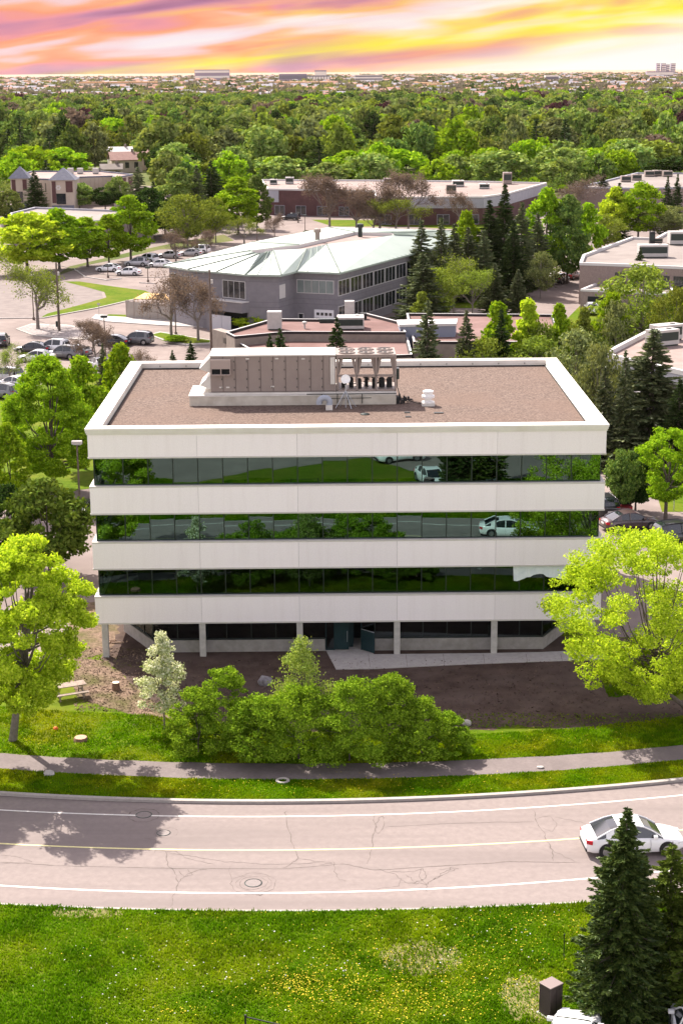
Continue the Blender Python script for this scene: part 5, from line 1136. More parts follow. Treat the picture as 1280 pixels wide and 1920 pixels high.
T_ = [
 # left, close behind the big maple
 ('round1','pine',95,893,1085,170,'dark rounded pine at the left, between the big green tree and the yellow-green maple','pine_tree'),
 ('oval1','lime',235,640,862,100,'bright lime tree touching the left back corner of the white office roof',None),('oval0','lime',160,664,880,110,'bright lime tree between the big green tree and the corner lime tree',None),
 ('oval1','lime',22,790,960,90,'lime tree low at the left edge under the big green tree',None),
 ('spr2','spruceb',196,642,735,26,'narrow dark spruce rising between the two lime trees left of the office roof',None),
 ('bare2','bud',180,612,690,70,'small bare tree above the lime trees by the parked cars',None),('bare0','olive',20,650,720,70,'thin bare tree at the left edge above the silver SUV',None),
 ('round1','dark',16,905,1060,100,'dark shadowy tree cut by the left edge',None),
 # right of the office
 ('spr0','spruceb',1215,612,880,160,'large grey-green spruce before the glass-walled building',None),('spr1','spruceb',1128,684,880,66,'slim brownish spruce at the right back corner of the office',None),('spr0','spruce',1266,705,900,80,'dark spruce cut by the right edge behind the clumpy bright tree',None),
 ('round2','green',1166,838,968,72,'mid green tree behind the brown sedan, beside the office end',None),('round0','dark',1190,850,960,90,'dark shaded tree behind the clumpy bright tree at right',None),
 ('sparse0','dusty',1075,612,805,130,'dusty olive half-bare tree just behind the right back corner of the office',None),('sparse1','dusty',1120,640,850,90,'low dusty thicket tree between the office corner and the glass-walled building',None),
 ('sparse0','olive',1000,628,790,130,'olive half-leafed tree behind the office roof, right of centre',None),('sparse1','olive',905,630,790,110,'low olive tree behind the roof between two spruces',None),
 # row right behind the office roof
 ('spr1','spruceb',800,561,800,82,'tall grey-green spruce right behind the rooftop unit',None),('spr2','spruceb',872,578,790,66,'grey spruce second from the left behind the office roof',None),('spr0','spruce',936,576,785,58,'dark narrow spruce before a lime tree behind the office roof',None),
 ('col0','lime',930,562,775,92,'lime column tree half hidden by the dark narrow spruce',None),('col1','yellow',985,557,775,84,'lime column tree right of the dark narrow spruce',None),('col0','lime',1043,566,772,72,'pointed lime tree third in the row behind the roof',None),('col1','olive',1090,574,765,70,'yellow-olive tree fourth in the row behind the roof',None),
 ('oval0','lime',1142,545,735,84,'solid bright lime tree left of the big olive tree',None),('sparse1','olive',1060,600,760,110,'olive thicket tree under the lime row behind the roof',None),
 ('spr2','spruce',527,613,760,58,'small dark spruce behind the left part of the rooftop unit',None),('spr2','spruce',508,622,758,40,'smaller spruce touching the one left of the rooftop unit',None),('spr2','spruce',632,592,760,60,'dark spruce behind the middle of the rooftop unit',None),
 ('spr2','spruce',361,637,740,38,'little spruce just left of the rooftop unit',None),('spr2','spruce',326,655,735,28,'smallest spruce peeping over the left back parapet',None),
 ('sparse0','olive',1200,492,668,160,'big round olive tree before the brown brick building',None),('sparse1','olive',1262,535,690,90,'yellowish tree at the right edge below the cream roof',None),('spr2','spruce',1196,462,560,34,'thin spruce top poking above the big olive tree',None),
 ('sparse0','yellow',1268,560,680,60,'yellow-green tree cut by the right edge above the pink roof',None),
 # cluster in the middle right
 ('spr1','spruceb',789,411,575,66,'tall grey-green spruce at the right end of the green roof',None),('spr1','spruceb',826,407,572,56,'tall spruce second in the cluster beside the green roof',None),('spr0','spruceb',792,470,610,90,'broad spruce low before the green roof building end',None),
 ('oval0','lime',873,392,545,66,'lime tree squeezed among the spruces right of the green roof',None),('spr1','spruceb',876,425,560,60,'grey spruce in front of the squeezed lime tree',None),
 ('spr0','spruce',915,372,548,70,'dark tall spruce left of the tallest one',None),('spr0','spruce',943,342,545,66,'tallest spruce of the middle cluster',None),('spr1','spruceb',975,378,542,64,'grey-green spruce just right of the tallest one',None),('spr1','spruceb',1005,400,538,56,'grey-green spruce beside the big lime tree row',None),
 ('oval1','lime',1022,348,530,86,'big lime tree at the left of the leafy row above the black parked cars',None),('oval1','green',1062,362,532,84,'deep green tree in the leafy row above the black parked cars',None),('oval0','lime',1098,378,522,70,'right-hand green tree in the leafy row above the black parked cars',None),
 ('spr0','spruceb',925,492,590,52,'small blue-green spruce below the tall cluster',None),('spr0','spruceb',969,503,592,42,'smallest blue-green spruce near the pale side lane',None),
 ('bare1','olive',850,478,592,105,'twiggy olive tree in front of the tall spruces',None),('bare2','olive',885,505,600,80,'twiggy tree between the olive one and the small blue-green spruce',None),
 ('col0','olive',790,545,640,50,'yellowish tree at the foot of the green roof building',None),
 # far right
 ('oval0','yellow',1150,348,452,60,'yellow-lime tree beside a spruce above the cream roof',None),('round1','lime',1195,340,450,90,'wide lime tree above the cream roof at right',None),('spr1','spruce',1157,342,450,44,'dark spruce standing before the wide lime tree at right',None),
 ('sparse0','dusty',1225,380,448,100,'brownish half-bare tree above the cream roof at right',None),('sparse1','olive',1132,400,470,70,'dusty olive tree at the left end of the cream roof',None),('spr1','spruce',1247,329,440,28,'thin dark spruce, left of two at the far right',None),('spr1','spruce',1265,325,438,28,'thin dark spruce, right of two at the far right edge',None),('sparse0','dusty',1262,385,445,80,'brown tree cut by the right edge above the cream roof',None),
 ('bare0','bud',1082,330,400,80,'bare brown tree before the grey flat building at right',None),('spr1','spruce',1128,318,392,34,'small dark spruce before the grey flat building',None),
 # centre back
 ('bare2','bud',618,328,440,110,'big bare purple-brown tree in front of the long maroon building',None),('bare1','bud',668,345,440,80,'bare tree right of the biggest bare one',None),('bare0','bud',712,335,440,100,'bare tree in the centre before the pink roof',None),('bare2','bud',765,322,435,90,'bare tree before the right half of the pink roof',None),
 ('bare2','olive',742,372,442,100,'wide low bare tree just above the green roof',None),('bare1','bud',700,385,440,60,'small bare tree left of the wide low one',None),('bare0','bud',860,352,428,60,'thin bare tree before the grey fascia of the pink-roofed building',None),
 ('bare0','bud',515,398,450,38,'small bare tree beside the back street',None),('round0','dark',574,432,446,17,'round clipped bush by the back street','bush'),
 ('bare1','olive',458,405,460,60,'bare olive tree at the left end of the green roof',None),('sparse0','olive',405,368,455,60,'olive tree above the parked white cars, right one',None),('sparse1','olive',352,362,462,95,'broad olive tree above the parked white cars',None),
 ('bare1','bud',330,430,490,60,'small bare tree beside the farthest white SUV',None),('bare2','bud',388,432,482,36,'tiny bare tree at the tip of the green roof',None),
 ('oval0','lime',447,330,440,96,'bright lime tree with rounded cone shape left of the long maroon building',None),('oval1','green',482,328,430,56,'deep green tree right behind the bright cone-shaped lime tree',None),
 ('spr1','spruce',398,300,425,50,'dark spruce behind the olive tree, left of centre',None),('spr1','spruceb',372,308,430,46,'grey spruce just left of another in the left centre',None),('oval0','mid',340,312,430,86,'mid green tree left of the grey spruces',None),('round1','dark',310,375,440,80,'dark tree behind the bare ones left of centre',None),
 ('spr1','spruceb',262,312,410,52,'tall grey spruce at the right end of the towered building',None),('spr1','spruce',290,340,420,44,'dark spruce right of the towered building',None),
 # left middle
 ('round0','yellow',52,398,512,150,'large golden-green round tree at the left edge',None),('oval1','lime',112,388,505,100,'lime tree just right of the golden-green round tree',None),('oval0','lime',165,405,500,90,'lime tree in the middle of the bright row at left',None),('oval1','lime',205,400,495,70,'fourth lime tree of the bright row at left',None),('oval0','lime',246,364,490,92,'tallest lime tree at the right end of the bright row',None),
 ('spr1','spruce',68,318,398,44,'dark spruce in front of the towered building, between its towers',None),('round1','mid',150,342,394,60,'round green tree before the towered building',None),('round2','dark',198,350,394,56,'dark round tree before the towered building',None),('round0','mid',18,355,420,60,'green tree at the left edge beside the towered building',None),('spr0','spruce',24,388,425,30,'small dark spruce at the left edge before the flat pale roof',None),
 ('bare0','olive',72,478,618,124,'large bare tree on the rock island beside the wooden pole',None),
 ('spr1','spruceb',850,418,566,56,'grey-green spruce wedged between the roof-end spruces and the squeezed lime tree',None),('spr1','spruceb',905,430,562,60,'grey-green spruce low in front of the dark tall spruce',None),('spr0','spruce',960,410,556,60,'dark spruce low in front of the tallest one',None),('sparse1','olive',820,500,606,90,'olive tree filling the gap below the roof-end spruces',None),('sparse0','dusty',1012,470,560,60,'dusty tree under the right side of the tall spruces',None),
 ('round1','dark',285,350,446,70,'dark rounded tree behind the tallest bright row tree',None),('spr1','spruce',405,312,420,60,'dark full spruce in the left centre near the bright cone-shaped tree',None),('round2','green',330,372,450,70,'green tree just left of the broad olive tree',None),('round0','mid',225,330,392,44,'small mid green tree at the right end of the towered building',None),
 ('sparse0','dusty',1150,560,740,80,'thin olive tree behind the solid bright lime tree',None),('sparse1','olive',1010,600,775,90,'low olive tree between the lime columns and the office roof',None),('sparse0','green',1105,618,790,90,'green tree above the right back corner of the office roof',None),('spr1','spruceb',1165,655,885,60,'spruce between the slim brownish one and the large grey-green one',None),
 ('bare1','bud',322,505,634,96,'bare tree, left one of the pair before the grey office',None),('bare0','bud',372,512,640,98,'bare tree, right one of the pair before the grey office',None),
 ('round1','yellow',474,585,622,76,'yellow-green shrub before the grey office garage','bush'),('round0','lime',330,628,642,44,'low green shrub at the foot of the pair of bare trees','bush'),
 ('bare1','bud',440,470,520,30,'sparse twiggy sapling against the green roof',None),('bare2','bud',175,600,660,60,'sparse sapling above the cluster of cars',None),('bare1','bud',265,655,735,60,'sparse sapling left of the office roof corner',None),
]
for k, m, cx, top, base, w, lab, nm in T_:
    tree(k, m, cx, top, base, w, lab, TG if not nm else None, 'bush' if nm == 'bush' else 'tree', name=nm)
# low dark undergrowth at the foot of the spruces and office sides
# ---- close trees, each built for itself
def close_tree(name, label, cat, cx, top, base, wpx, shape, K, nleaf, s, seed, mk, r0, z0f=.12, nl=30, cx_crown=None, bark=None, group=None, ylean=0, **k):
    loc, h = height_at(cx, base, top); h -= ylean*.30; w = wpx/scale_at((loc.x, loc.y, h*.6)); rs = np.random.RandomState(seed)
    q, cc = crown(w, h*z0f, h, shape, K, nleaf, s, rs, **k)
    lean = ((cx_crown-cx)/scale_at((loc.x, loc.y, h*.6)) if cx_crown else 0)
    q[:, 0] += lean; cc[:, 0] += lean; q[:, 1] += ylean; cc[:, 1] += ylean
    t = thing(name, label, cat, (loc.x, loc.y, 0), 0, group)
    b = MB(); limbs(b, h*z0f+.12*h, cc, r0, nl, rs, (lean*.75, ylean*.6)); b.build('trunk', bark or M_bark, t)
    link_mesh('crown', quad_mesh('crown', q, None), t, [LM[mk]]); return t
close_tree('maple_tree', 'big yellow-green maple with grey trunk at the left edge beside the picnic table', 'tree', 25, 1003, 1388, 262, 'round', 200, 86000, .078, 101, 'yellow', .21, .22, 40, 80, M_barkp, cr=(.05,.092), fill=.35, ylean=-2.4, wy=1.3)
close_tree('maple_tree', 'second yellow-green maple, almost wholly beyond the left edge, shading the road', 'tree', -150, 1010, 1392, 262, 'round', 150, 50000, .085, 121, 'yellow', .21, .2, 30, None, M_barkp, cr=(.055,.10), fill=.4, ylean=-2.2, wy=1.3)
close_tree('maple_tree', 'spreading yellow-green maple covering the right end of the white office', 'tree', 1298, 988, 1352, 395, 'spread', 210, 70000, .068, 102, 'yellow', .15, .08, 70, 1196, M_bark, cr=(.03,.075), fill=.25, flat=.75)
close_tree('broadleaf_tree', 'big green leafy tree at left beside the office roof and lamp post', 'tree', 100, 658, 925, 205, 'oval', 230, 80000, .10, 103, 'lime', .26, .08, 30, None, M_bark, cr=(.05,.095))
close_tree('broadleaf_tree', 'bright clumpy tree behind the parked brown sedan at the right edge', 'tree', 1246, 797, 985, 150, 'spread', 80, 26000, .085, 104, 'lime', .16, .2, 30, None, M_bark, cr=(.06,.11), fill=.4)
close_tree('flowering_tree', 'slender white-flowering young tree left of the hedge', 'tree', 309, 1180, 1368, 112, 'column', 90, 6800, .07, 105, 'flower', .05, .14, 45, None, M_barkp, cr=(.07,.13), fill=.3)
HG = 'shrubs of the hedge before the office'
close_tree('hedge_shrub', 'leftmost leafy shrub of the hedge, beside the white-flowering tree', 'shrub', 372, 1292, 1412, 153, 'bush', 85, 16875, .055, 111, 'hedge', .05, .02, 12, group=HG, cr=(.055,.115))
close_tree('hedge_shrub', 'bright tall shrub second from the left in the hedge', 'shrub', 425, 1248, 1405, 140, 'bush', 85, 18000, .055, 112, 'hedge', .05, .02, 14, group=HG, cr=(.055,.115))
close_tree('hedge_shrub', 'dense dark green shrub left of the tall airy shrub', 'shrub', 480, 1300, 1420, 166, 'bush', 85, 19125, .055, 113, 'hedge', .05, .02, 12, group=HG, cr=(.055,.115))
close_tree('hedge_shrub', 'tall airy pale shrub rising in the middle of the hedge', 'shrub', 568, 1188, 1395, 165, 'column', 110, 8000, .055, 114, 'airy', .06, .06, 50, group=HG, cr=(.06,.12), fill=.3)
close_tree('hedge_shrub', 'broad leafy shrub at the foot of the tall airy one', 'shrub', 560, 1285, 1425, 192, 'bush', 102, 21375, .055, 115, 'hedge', .05, .02, 12, group=HG, cr=(.055,.115))
close_tree('hedge_shrub', 'dense shrub just right of the hedge centre', 'shrub', 655, 1272, 1427, 192, 'bush', 102, 21375, .055, 116, 'hedge', .05, .02, 12, group=HG, cr=(.055,.115))
close_tree('hedge_shrub', 'tall shrub with some white blossom right of the hedge centre', 'shrub', 728, 1262, 1420, 153, 'bush', 102, 20250, .055, 117, 'hedge', .05, .02, 16, group=HG, cr=(.055,.115))
close_tree('hedge_shrub', 'round bright shrub second from the right in the hedge', 'shrub', 790, 1308, 1420, 153, 'bush', 85, 18000, .055, 118, 'hedge', .05, .02, 12, group=HG, cr=(.055,.115))
close_tree('hedge_shrub', 'rightmost low shrub of the hedge beside the grey rock', 'shrub', 838, 1334, 1412, 107, 'bush', 66, 11250, .055, 119, 'hedge', .04, .02, 10, group=HG, cr=(.055,.115))
def close_spruce(label, cx, top, base, wpx, seed, mk, per, s, z0, name='spruce_tree', taper=.8, whorl=.2):
    loc, h = height_at(cx, base, top); w = wpx/scale_at((loc.x, loc.y, h*.4)); t = make_spruce(w, h, seed, LM[mk], per, z0, s, name, whorl, taper); t.location = (loc.x, loc.y, 0)
    for kk in ('W', 'H'): del t[kk]
    return tag(t, label, 'tree')
close_spruce('tall dark green spruce in the foreground lawn beside the utility box', 1160, 1508, 1905, 205, 201, 'sprucef', 3.0, .115, .5, whorl=.17, taper=.66)
t = close_spruce('lighter loose pine right of the tall dark spruce', 1246, 1575, 1886, 150, 202, 'pine', 2.4, .13, 1.2, 'pine_tree', .5, .28)
close_spruce('pine branches cut by the bottom right edge', 1312, 1600, 1920, 150, 203, 'pine', 1.6, .17, .8, 'pine_tree', .55, .32)
sheet('soil', pxs([(1075,1925),(1085,1890),(1150,1880),(1230,1870),(1400,1860),(1450,1990),(1075,1990)]), .014, M_soil)

# ------------------------------------------------------------------ the forest
occ = []
rsF = np.random.RandomState(77); pts = []
blocks = [(r_.location.x, r_.location.y) for r_ in C.objects if r_.get('category') in ('house',)]
tries = 0; D = 372.0
cols = []
def inb(x, y):
    px, py = topix((x, y, 0))
    if D < 1 : return True
    return px, py
while len(pts) < 292 and tries < 60000:
    tries += 1; y = rsF.uniform(0, 1)
    Dd = 500 + 330*y**1.1; x = rsF.uniform(-.235, .235)*Dd; px, py = topix((x, Dd, 0)); w = rsF.uniform(12, 21)
    topy = topix((x, Dd, 13))[1]
    # keep clear of the buildings and the open ground in front of the wood
    if 180 < px < 305 and Dd < 622 and (w > 12 or px < 265): continue
    if -30 < px < 30 and 500 < Dd < 900 and rsF.uniform() < .5: continue
    if any((x-a)**2+(Dd-b_)**2 < ((w+c_)*.34)**2 for a, b_, c_ in pts): continue
    if any((x-a)**2+(Dd-b_)**2 < 13**2 for a, b_ in blocks): continue
    pts.append((x, Dd, w))
pts.sort(key=lambda p: p[1]); rows = [pts[i:i+26] for i in range(0, len(pts), 26)]
ORD = ['first','second','third','fourth','fifth','sixth','seventh','eighth','ninth','tenth','eleventh','twelfth','13th','14th','15th','16th','17th','18th','19th','20th','21st','22nd','23rd','24th','25th','26th']
DESC = dict(green='deep green', mid='mid green', dark='dark green', lime='bright lime', olive='olive', dusty='dusty grey-green', purple='purple-leaved', bud='grey-brown', spruce='dark', yellow='pale yellow-green')
for ri, row in enumerate(rows):
    row.sort(key=lambda p: topix((p[0], p[1], 0))[0])
    for ci, (x, y, w) in enumerate(row):
        u_ = rsF.uniform(); front = y < 565
        if front: mk = 'lime' if u_ < .42 else 'mid' if u_ < .68 else 'green' if u_ < .82 else 'olive' if u_ < .94 else 'dark'
        else: mk = 'green' if u_ < .30 else 'mid' if u_ < .60 else 'dark' if u_ < .70 else 'olive' if u_ < .80 else 'dusty' if u_ < .86 else 'lime' if u_ < .93 else 'bud' if u_ < .98 else 'purple'
        con = rsF.uniform() < (.05 if front else .12)
        k = 'fspr' if con else ['frnd0','frnd1','frnd2','frnd3'][rsF.randint(4)]
        if con: mk = 'spruce' if rsF.uniform() < .7 else 'spruceb'; w *= .55
        h = rsF.uniform(8.5, 14) if front else rsF.uniform(11, 21)
        d_ = DESC.get(mk, 'grey-green')
        tree(k, mk, 0, 0, 0, 0, '%s %s, %s from the left in the %s row of the forest belt' % (d_, 'conifer' if con else 'tree', ORD[ci], ORD[ri]), 'trees of the forest belt', loc=Vector((x, y, 0)), h=h, w=w)
# the far part of the wood, one mass
def mass(name, label, n, y0, y1, hw, hr, nq, s, mats, probs, seed, pw=1.0, wr=(8, 15), mask=None, cat='woodland', aspect=.6):
    rs = np.random.RandomState(seed); Q = []; MI = []
    for i in range(n):
        y = y0 + (y1-y0)*rs.uniform()**pw; x = rs.uniform(-hw, hw)*y
        if mask and not mask(x, y): continue
        w = rs.uniform(*wr); h = rs.uniform(*hr); d = unit(nq, rs); d[:, 2] = np.abs(d[:, 2])*1.0 - .25
        K = 12; cc = unit(K, rs)*np.array([w*.34, w*.34, h*.27]); cc[:, 2] = np.abs(cc[:, 2])*1.3-h*.15; idx = rs.randint(K, size=nq)
        p = cc[idx] + unit(nq, rs)*np.array([w*.15, w*.15, h*.12]); p[:, 2] = np.maximum(p[:, 2], -h*.45)
        q = leafq(p, p/(np.linalg.norm(p, axis=1, keepdims=True)+1e-9), s*(w/12), rs)
        q += np.array([x, y, h*.5]); Q.append(q); MI.append(np.full(nq, rs.choice(len(mats), p=probs)))
    me = quad_mesh(name, np.concatenate(Q), np.concatenate(MI)); o = link_mesh(name, me, None, [LM[m] for m in mats]); tag(o, label, cat, kind='stuff'); return o
mass('far_woodland', 'mass of distant mixed trees beyond the forest belt', 2300, 800, 1780, .29, (10, 21), 300, .95, ['green','mid','dark','olive','dusty','purple','lime','bud'], [.22,.24,.11,.12,.12,.03,.09,.07], 301, 1.0, (12, 22))
mass('near_thicket', 'low green thicket along the front edge of the forest', 260, 492, 540, .23, (3, 7), 160, .55, ['lime','mid','green','olive'], [.35,.3,.2,.15], 302, wr=(5, 10), mask=lambda x, y: not (185 < topix((x, y, 0))[0] < 300), cat='thicket')
# ------------------------------------------------------------------ the distant town
M_pale = mat('town_ground', (.20,.125,.08), (.34,.22,.14), .012, .95, detail=9)
sheet('far_plain', [(-3500,1760),(3500,1760),(12000,40000),(-12000,40000)], .3, M_pale)
mass('far_town_trees', 'scattered distant tree clumps across the town near the horizon', 2600, 1780, 12000, .22, (7, 13), 40, 2.6, ['far','dusty','dark'], [.5,.35,.15], 303, 1.5, (14, 40), cat='trees')
mats_h = [mat('town_wall_cream', (.55,.33,.18)), mat('town_wall_white', (0.496,0.432,0.360)), mat('town_roof_rose', (.34,.18,.13)), mat('town_roof_grey', (0.272,0.264,0.296))]
rs = np.random.RandomState(401); b = MB()
for i in range(2300):
    y = 1790 + 9500*rs.uniform()**1.4; x = rs.uniform(-.22, .22)*y; big = rs.uniform() < .10; w = rs.uniform(40, 130) if big else rs.uniform(9, 18); d = rs.uniform(25, 60) if big else rs.uniform(9, 14); h = rs.uniform(5, 9)
    b.mi = rs.choice([0, 1]); b.box(x-w/2, x+w/2, y, y+d, 0, h)
    b.mi = rs.choice([2, 3]) if not big else rs.choice([0, 1, 1])
    if big: b.box(x-w/2-.2, x+w/2+.2, y-.2, y+d+.2, h+.01, h+.6)
    else: b._add([(x-w/2,y,h+.01),(x+w/2,y,h+.01),(x+w/2,y+d,h+.01),(x-w/2,y+d,h+.01),(x-w/2,y+d/2,h+3.2),(x+w/2,y+d/2,h+3.2)], [(0,1,5,4),(2,3,4,5),(0,4,3),(1,2,5)])
tag(b.build('far_town', mats_h), 'mass of distant pale houses and sheds near the horizon', 'town', kind='stuff')
def far_block(px0, px1, ptop, D_, label, wall, band, floors=3, depth=25, roofm=None, gaps=0):
    a = at(px0, 400); ang = None
    def X(px): d = ray(px, 135); return d.x/d.y*D_
    d = ray((px0+px1)/2, ptop); h = CAMH + d.z/d.y*D_; x0, x1 = X(px0), X(px1); t = thing('distant_building', label, 'building', ((x0+x1)/2, D_, 0)); w = x1-x0
    b = MB(); b.box(-w/2, w/2, 0, depth, 0, h); b.build('wall', wall, t)
    b = MB(); b.box(-w/2-.3, w/2+.3, -.3, depth, h+.01, h+.8); b.build('roof', roofm or wall, t)
    for k in range(floors):
        z = h*(k+.45)/floors; b = MB()
        m = max(1, int(w/8)) if gaps else 1
        for j in range(m): b.box(-w/2+w*j/m+.6, -w/2+w*(j+1)/m-.6*(2 if gaps else 1), -.25, -.05, z, z+h/floors*.42)
        b.build('window_band', band, t)
M_wh = mat('block_white', (0.640,0.624,0.592)); M_pu = mat('block_purple', (.22,.19,.27)); M_dkb = mat('block_dark', (.12,.12,.17))
far_block(523, 575, 139, 5200, 'long dark purple block on the horizon left of centre', M_pu, M_dkb, 1); far_block(576, 618, 142, 5150, 'lower dark block with light uprights joined to the purple one', M_dkb, M_wh, 1, gaps=1)
far_block(665, 717, 141, 4600, 'white office block with dark window rows on the horizon', M_wh, M_dkb, 3); far_block(590, 612, 132, 7000, 'small flat purple block just under the sunset', M_pu, M_wh, 1)
far_block(365, 430, 131, 7000, 'purple-grey block on the rise left of centre horizon', M_pu, M_wh, 2); far_block(160, 182, 160, 3300, 'low dark-roofed hall in the far left town', M_wh, M_dkb, 1); far_block(804, 880, 158, 3100, 'long low tan warehouse on the right, beyond the forest', mats_h[0], mats_h[1], 1, depth=60)
far_block(1022, 1047, 142, 4600, 'small white block with dark windows far right', M_wh, M_dkb, 1); far_block(148, 290, 154, 3700, 'long pale warehouse in the far left town', mats_h[0], mats_h[1], 1, depth=60); far_block(480, 620, 154, 3800, 'long golden warehouse in the town left of centre', mats_h[0], mats_h[1], 1, depth=60)
for i, (a, c, tp_) in enumerate(((1230,1236,119),(1239,1247,119),(1249,1254,121),(1257,1265,119))):
    far_block(a, c, tp_ , 7000, ['grey tower, leftmost of four at the right horizon','grey tower, second of four at the right horizon','slim grey tower, third of four at the right horizon','grey tower, rightmost of four at the right horizon'][i], M_pu, M_wh, 6, depth=20)
far_block(1212, 1262, 134, 6500, 'low purple podium block below the towers', M_pu, M_wh, 1)

# ------------------------------------------------------------------ grass and flowers
def grass_mat(name, a1, a2, y1, y2):
    m = leaf_mat(name, a1, a2, .34, tcol=(1.2,1.2,.5), var=0); t = m.node_tree; g = N(t, 'ShaderNodeTexCoord'); n = N(t, 'ShaderNodeTexNoise'); n.inputs['Scale'].default_value = .22; n.inputs['Detail'].default_value = 5; n.inputs['Roughness'].default_value = .6
    t.links.new(g.outputs['Object'], n.inputs['Vector']); g2 = [x for x in t.nodes if x.type == 'NEW_GEOMETRY'][0]
    c2 = ramp_n(t, g2.outputs['Random Per Island'], [(0, y1), (1, y2)]); h = [x for x in t.nodes if x.type == 'HUE_SAT'][0]; c1 = h.inputs['Color'].links[0].from_socket
    f = math_n(t, 'MULTIPLY_ADD', n.outputs[0], 5.0, -2.1, clamp=True); t.links.new(mixc(t, f, c1, c2), h.inputs['Color']); return m
GM = [grass_mat('grass_blade', (.075,.185,.003), (.125,.25,.007), (.15,.24,.004), (.24,.32,.010)), grass_mat('grass_blade_dark', (.045,.125,.002), (.08,.175,.005), (.09,.165,.003), (.15,.22,.006))]
GM2 = [grass_mat('verge_blade', (.09,.20,.003), (.17,.31,.006), (.19,.23,.004), (.30,.33,.010)), grass_mat('verge_blade_dark', (.055,.14,.002), (.10,.21,.004), (.09,.14,.003), (.16,.20,.006))]
def vnoise(x, y, sc, seed):
    rs = np.random.RandomState(seed); g = rs.uniform(0, 1, (256, 256)); X_ = (x*sc) % 255; Y_ = (y*sc) % 255; xi, yi = X_.astype(int), Y_.astype(int); fx_, fy_ = X_-xi, Y_-yi
    fx_ = fx_*fx_*(3-2*fx_); fy_ = fy_*fy_*(3-2*fy_)
    return (g[xi, yi]*(1-fx_)+g[xi+1, yi]*fx_)*(1-fy_)+(g[xi, yi+1]*(1-fx_)+g[xi+1, yi+1]*fx_)*fy_
def grass(name, label, n, xr, yf0, yf1, hgt, seed, wid=.03, z=0, keep=None, mats=None):
    rs = np.random.RandomState(seed); x = rs.uniform(xr[0], xr[1], n); a = np.array([yf0(v) for v in x]); c = np.array([yf1(v) for v in x]); y = a + (c-a)*rs.uniform(0, 1, n)
    nz = vnoise(x+500, y+500, .9, seed)*.6+vnoise(x+500, y+500, 3.1, seed+1)*.4
    if keep is not None: m = keep(x, y); x, y, nz = x[m], y[m], nz[m]
    n = len(x); h = hgt*rs.uniform(.5, 1.1, n)*(.45+1.1*nz); t = rs.uniform(0, 2*np.pi, n); w = wid*rs.uniform(.7, 1.4, n); ln = h*rs.uniform(.1, .8, n); t2 = rs.uniform(0, 2*np.pi, n)
    B = np.stack([x, y, np.full(n, z)], 1); d = np.stack([np.cos(t)*w, np.sin(t)*w, 0*w], 1); tp_ = B + np.stack([np.cos(t2)*ln, np.sin(t2)*ln, h], 1)
    q = np.stack([B-d, B+d, tp_+d*.35, tp_-d*.35], 1).reshape(-1, 3)
    me = quad_mesh(name, q, ((nz + rs.uniform(-.12, .12, n)) > .56).astype(int)); o = link_mesh(name, me, None, mats or GM); tag(o, label, 'grass', kind='stuff'); return o
pc1, pc2, pc3 = at(790,1795), at(985,1870), at(160,1712)
M_straw = mat('straw_patch', (0.104,0.096,0.024), (0.216,0.192,0.072), 6, .95, .5, 20, detail=9)
for q_, a_, c_ in ((pc1, 1.7, 1.5), (pc2, 1.0, 1.8), (pc3, 1.7, .4)): sheet('worn_patch', rough([(q_.x+a_*math.cos(t_), q_.y+c_*math.sin(t_)) for t_ in np.linspace(0, 6.0, 14)], .3, .15), .006, M_straw)
grass('grass', 'rough bright lawn grass below the road', 200000, (-20, 20), lambda v: 52.5, lambda v: nearf(v)-.10, .12, 501, .028, keep=lambda x, y: ~((((x-pc1.x)/1.5)**2+((y-pc1.y)/1.3)**2 < 1+.5*np.sin(5*x)*np.sin(4*y)) & (np.sin(x*91.7+y*47.3) > .1)) & ~((((x-pc2.x)/.9)**2+((y-pc2.y)/1.6)**2 < 1+.5*np.sin(7*x)) & (np.sin(x*91.7+y*47.3) > .2)) & ~((((x-pc3.x)/1.5)**2+((y-pc3.y)/.35)**2 < 1+.5*np.sin(7*x)) & (np.sin(x*91.7+y*47.3) > -.5)))
grass('grass', 'mown verge grass between the kerb and the footpath', 60000, (-19, 19), lambda v: kerbf(v)+.28, lambda v: pnf(v)-.02, .08, 502, .03, mats=GM2)
soil_e = fitline([(330,1352),(520,1376),(870,1372),(960,1366),(1060,1370),(1130,1364),(1280,1340)])
grass('grass', 'sunny grass strip between the footpath and the soil', 60000, (-20, 20), lambda v: paf(v)+.05, lambda v: max(paf(v)+.6, soil_e(v)-.1) if v > -8 else paf(v)+6.5, .10, 503, .03, keep=lambda x, y: ~((x < -8) & (y > 91.0 - (x+15.5)*.55) & (x > -15.5)), mats=GM2)
grass('grass', 'shaded grass patch under the right maple beside the walkway', 14000, (15.3, 24), lambda v: max(91.0, soil_e(v)+1.2) - .4*math.sin(v*2.1), lambda v: 96.2-abs(v-18)*.35, .10, 504, .03, mats=GM2)
def scatter(name, label, n, cx, cy, rx, ry, s0, m, seed, cat='litter'):
    rs = np.random.RandomState(seed); P = np.array([tuple(at(cx+rs.uniform(-rx, rx), cy+rs.uniform(-ry, ry)))[:2]+(.02+.03*rs.uniform(),) for _ in range(n)])
    q = leafq(P, np.tile([0, 0, 1.2], (n, 1)), s0, rs, .6, 1.2, .6); o = link_mesh(name, quad_mesh(name, q, None), None, [m]); tag(o, label, cat, kind='stuff')
scatter('twigs', 'pale twigs and chips scattered over the dark soil', 1500, 780, 1300, 520, 62, .035, M_chips, 701); scatter('clods', 'dark clods and leaf litter on the soil before the office', 5000, 780, 1300, 540, 64, .06, M_soil, 702)
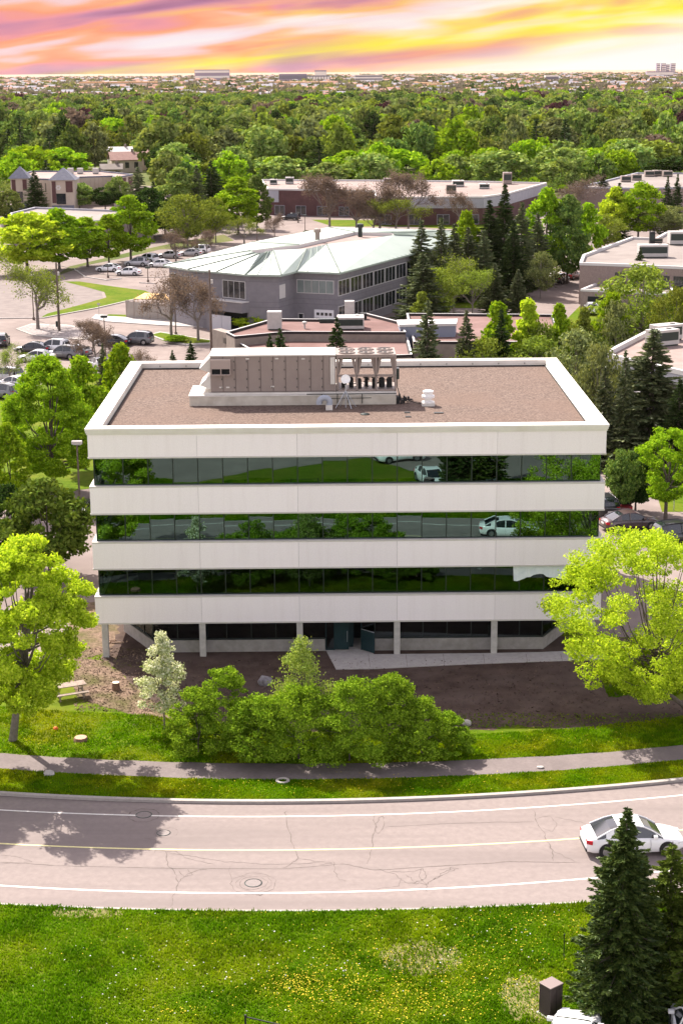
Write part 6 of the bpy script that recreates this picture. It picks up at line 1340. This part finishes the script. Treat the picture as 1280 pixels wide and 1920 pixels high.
scatter('weeds', 'small green weeds sprouting along the edge of the soil', 2600, 1010, 1352, 310, 14, .05, GM2[1], 703, 'weeds'); scatter('wood_litter', 'bark chips and leaves under the left end of the office', 2500, 215, 1275, 75, 60, .06, M_chips, 704)
def flowers(name, label, n, pix, seed, s=.035, m=None, z=.1):
    rs = np.random.RandomState(seed); P = []
    for cx, cy, rx, ry, wgt in pix:
        k = int(n*wgt); 
        for _ in range(k):
            p = at(cx+rs.normal()*rx, cy+rs.normal()*ry)
            if nearf(p.x)-.3 < p.y < kerbf(p.x)+.3 : continue
            P.append((p.x, p.y, z*rs.uniform(.6, 1.3)))
    P = np.array(P); q = leafq(P, np.tile([0, -.2, 1.5], (len(P), 1)), s, rs, .9, 1.5)
    o = link_mesh(name, quad_mesh(name, q, None), None, [m]); tag(o, label, 'flowers', kind='stuff')
M_dand = mat('dandelion', (.55,.40,.01), (.62,.50,.02), 3, .8)
flowers('dandelions', 'yellow dandelions scattered in patches over the foreground lawn', 1900, [(640,1858,90,22,.25),(560,1842,26,14,.12),(780,1890,80,22,.16),(880,1850,70,40,.10),(700,1800,70,20,.08),(960,1800,80,50,.07),(330,1900,30,8,.02),(1000,1720,60,15,.03),(620,1745,300,30,.05),(300,1800,250,60,.015),(900,1760,60,20,.04)], 601, .026, M_dand)
flowers('dandelions', 'sparse yellow dandelions in the verge and beside the path', 420, [(500,1475,180,9,.3),(800,1468,160,9,.3),(1000,1390,120,12,.2),(150,1395,90,14,.2)], 602, .024, M_dand)
flowers('daisies', 'tiny pale flowers dotted in the foreground lawn', 260, [(300,1840,200,50,.5),(820,1760,200,50,.5)], 603, .03, M_trimw)
# ------------------------------------------------------------------ air
hz = MB(); hz.box(-6000, 6000, -25, 13000, -1.1, 76)
ho = hz.build('haze', []) ; ho['kind'] = 'stuff'; tag(ho, 'thin pale haze over the distant town', 'haze')
hm = bpy.data.materials.new('haze_air'); hm.use_nodes = True; t = hm.node_tree; t.nodes.clear()
pv = N(t, 'ShaderNodeVolumePrincipled'); pv.inputs['Color'].default_value = (1.0, .86, .72, 1); pv.inputs['Density'].default_value = .000009; pv.inputs['Anisotropy'].default_value = .2
oo = N(t, 'ShaderNodeOutputMaterial'); t.links.new(pv.outputs[0], oo.inputs['Volume']); ho.data.materials.append(hm)
S.cycles.volume_bounces = 0
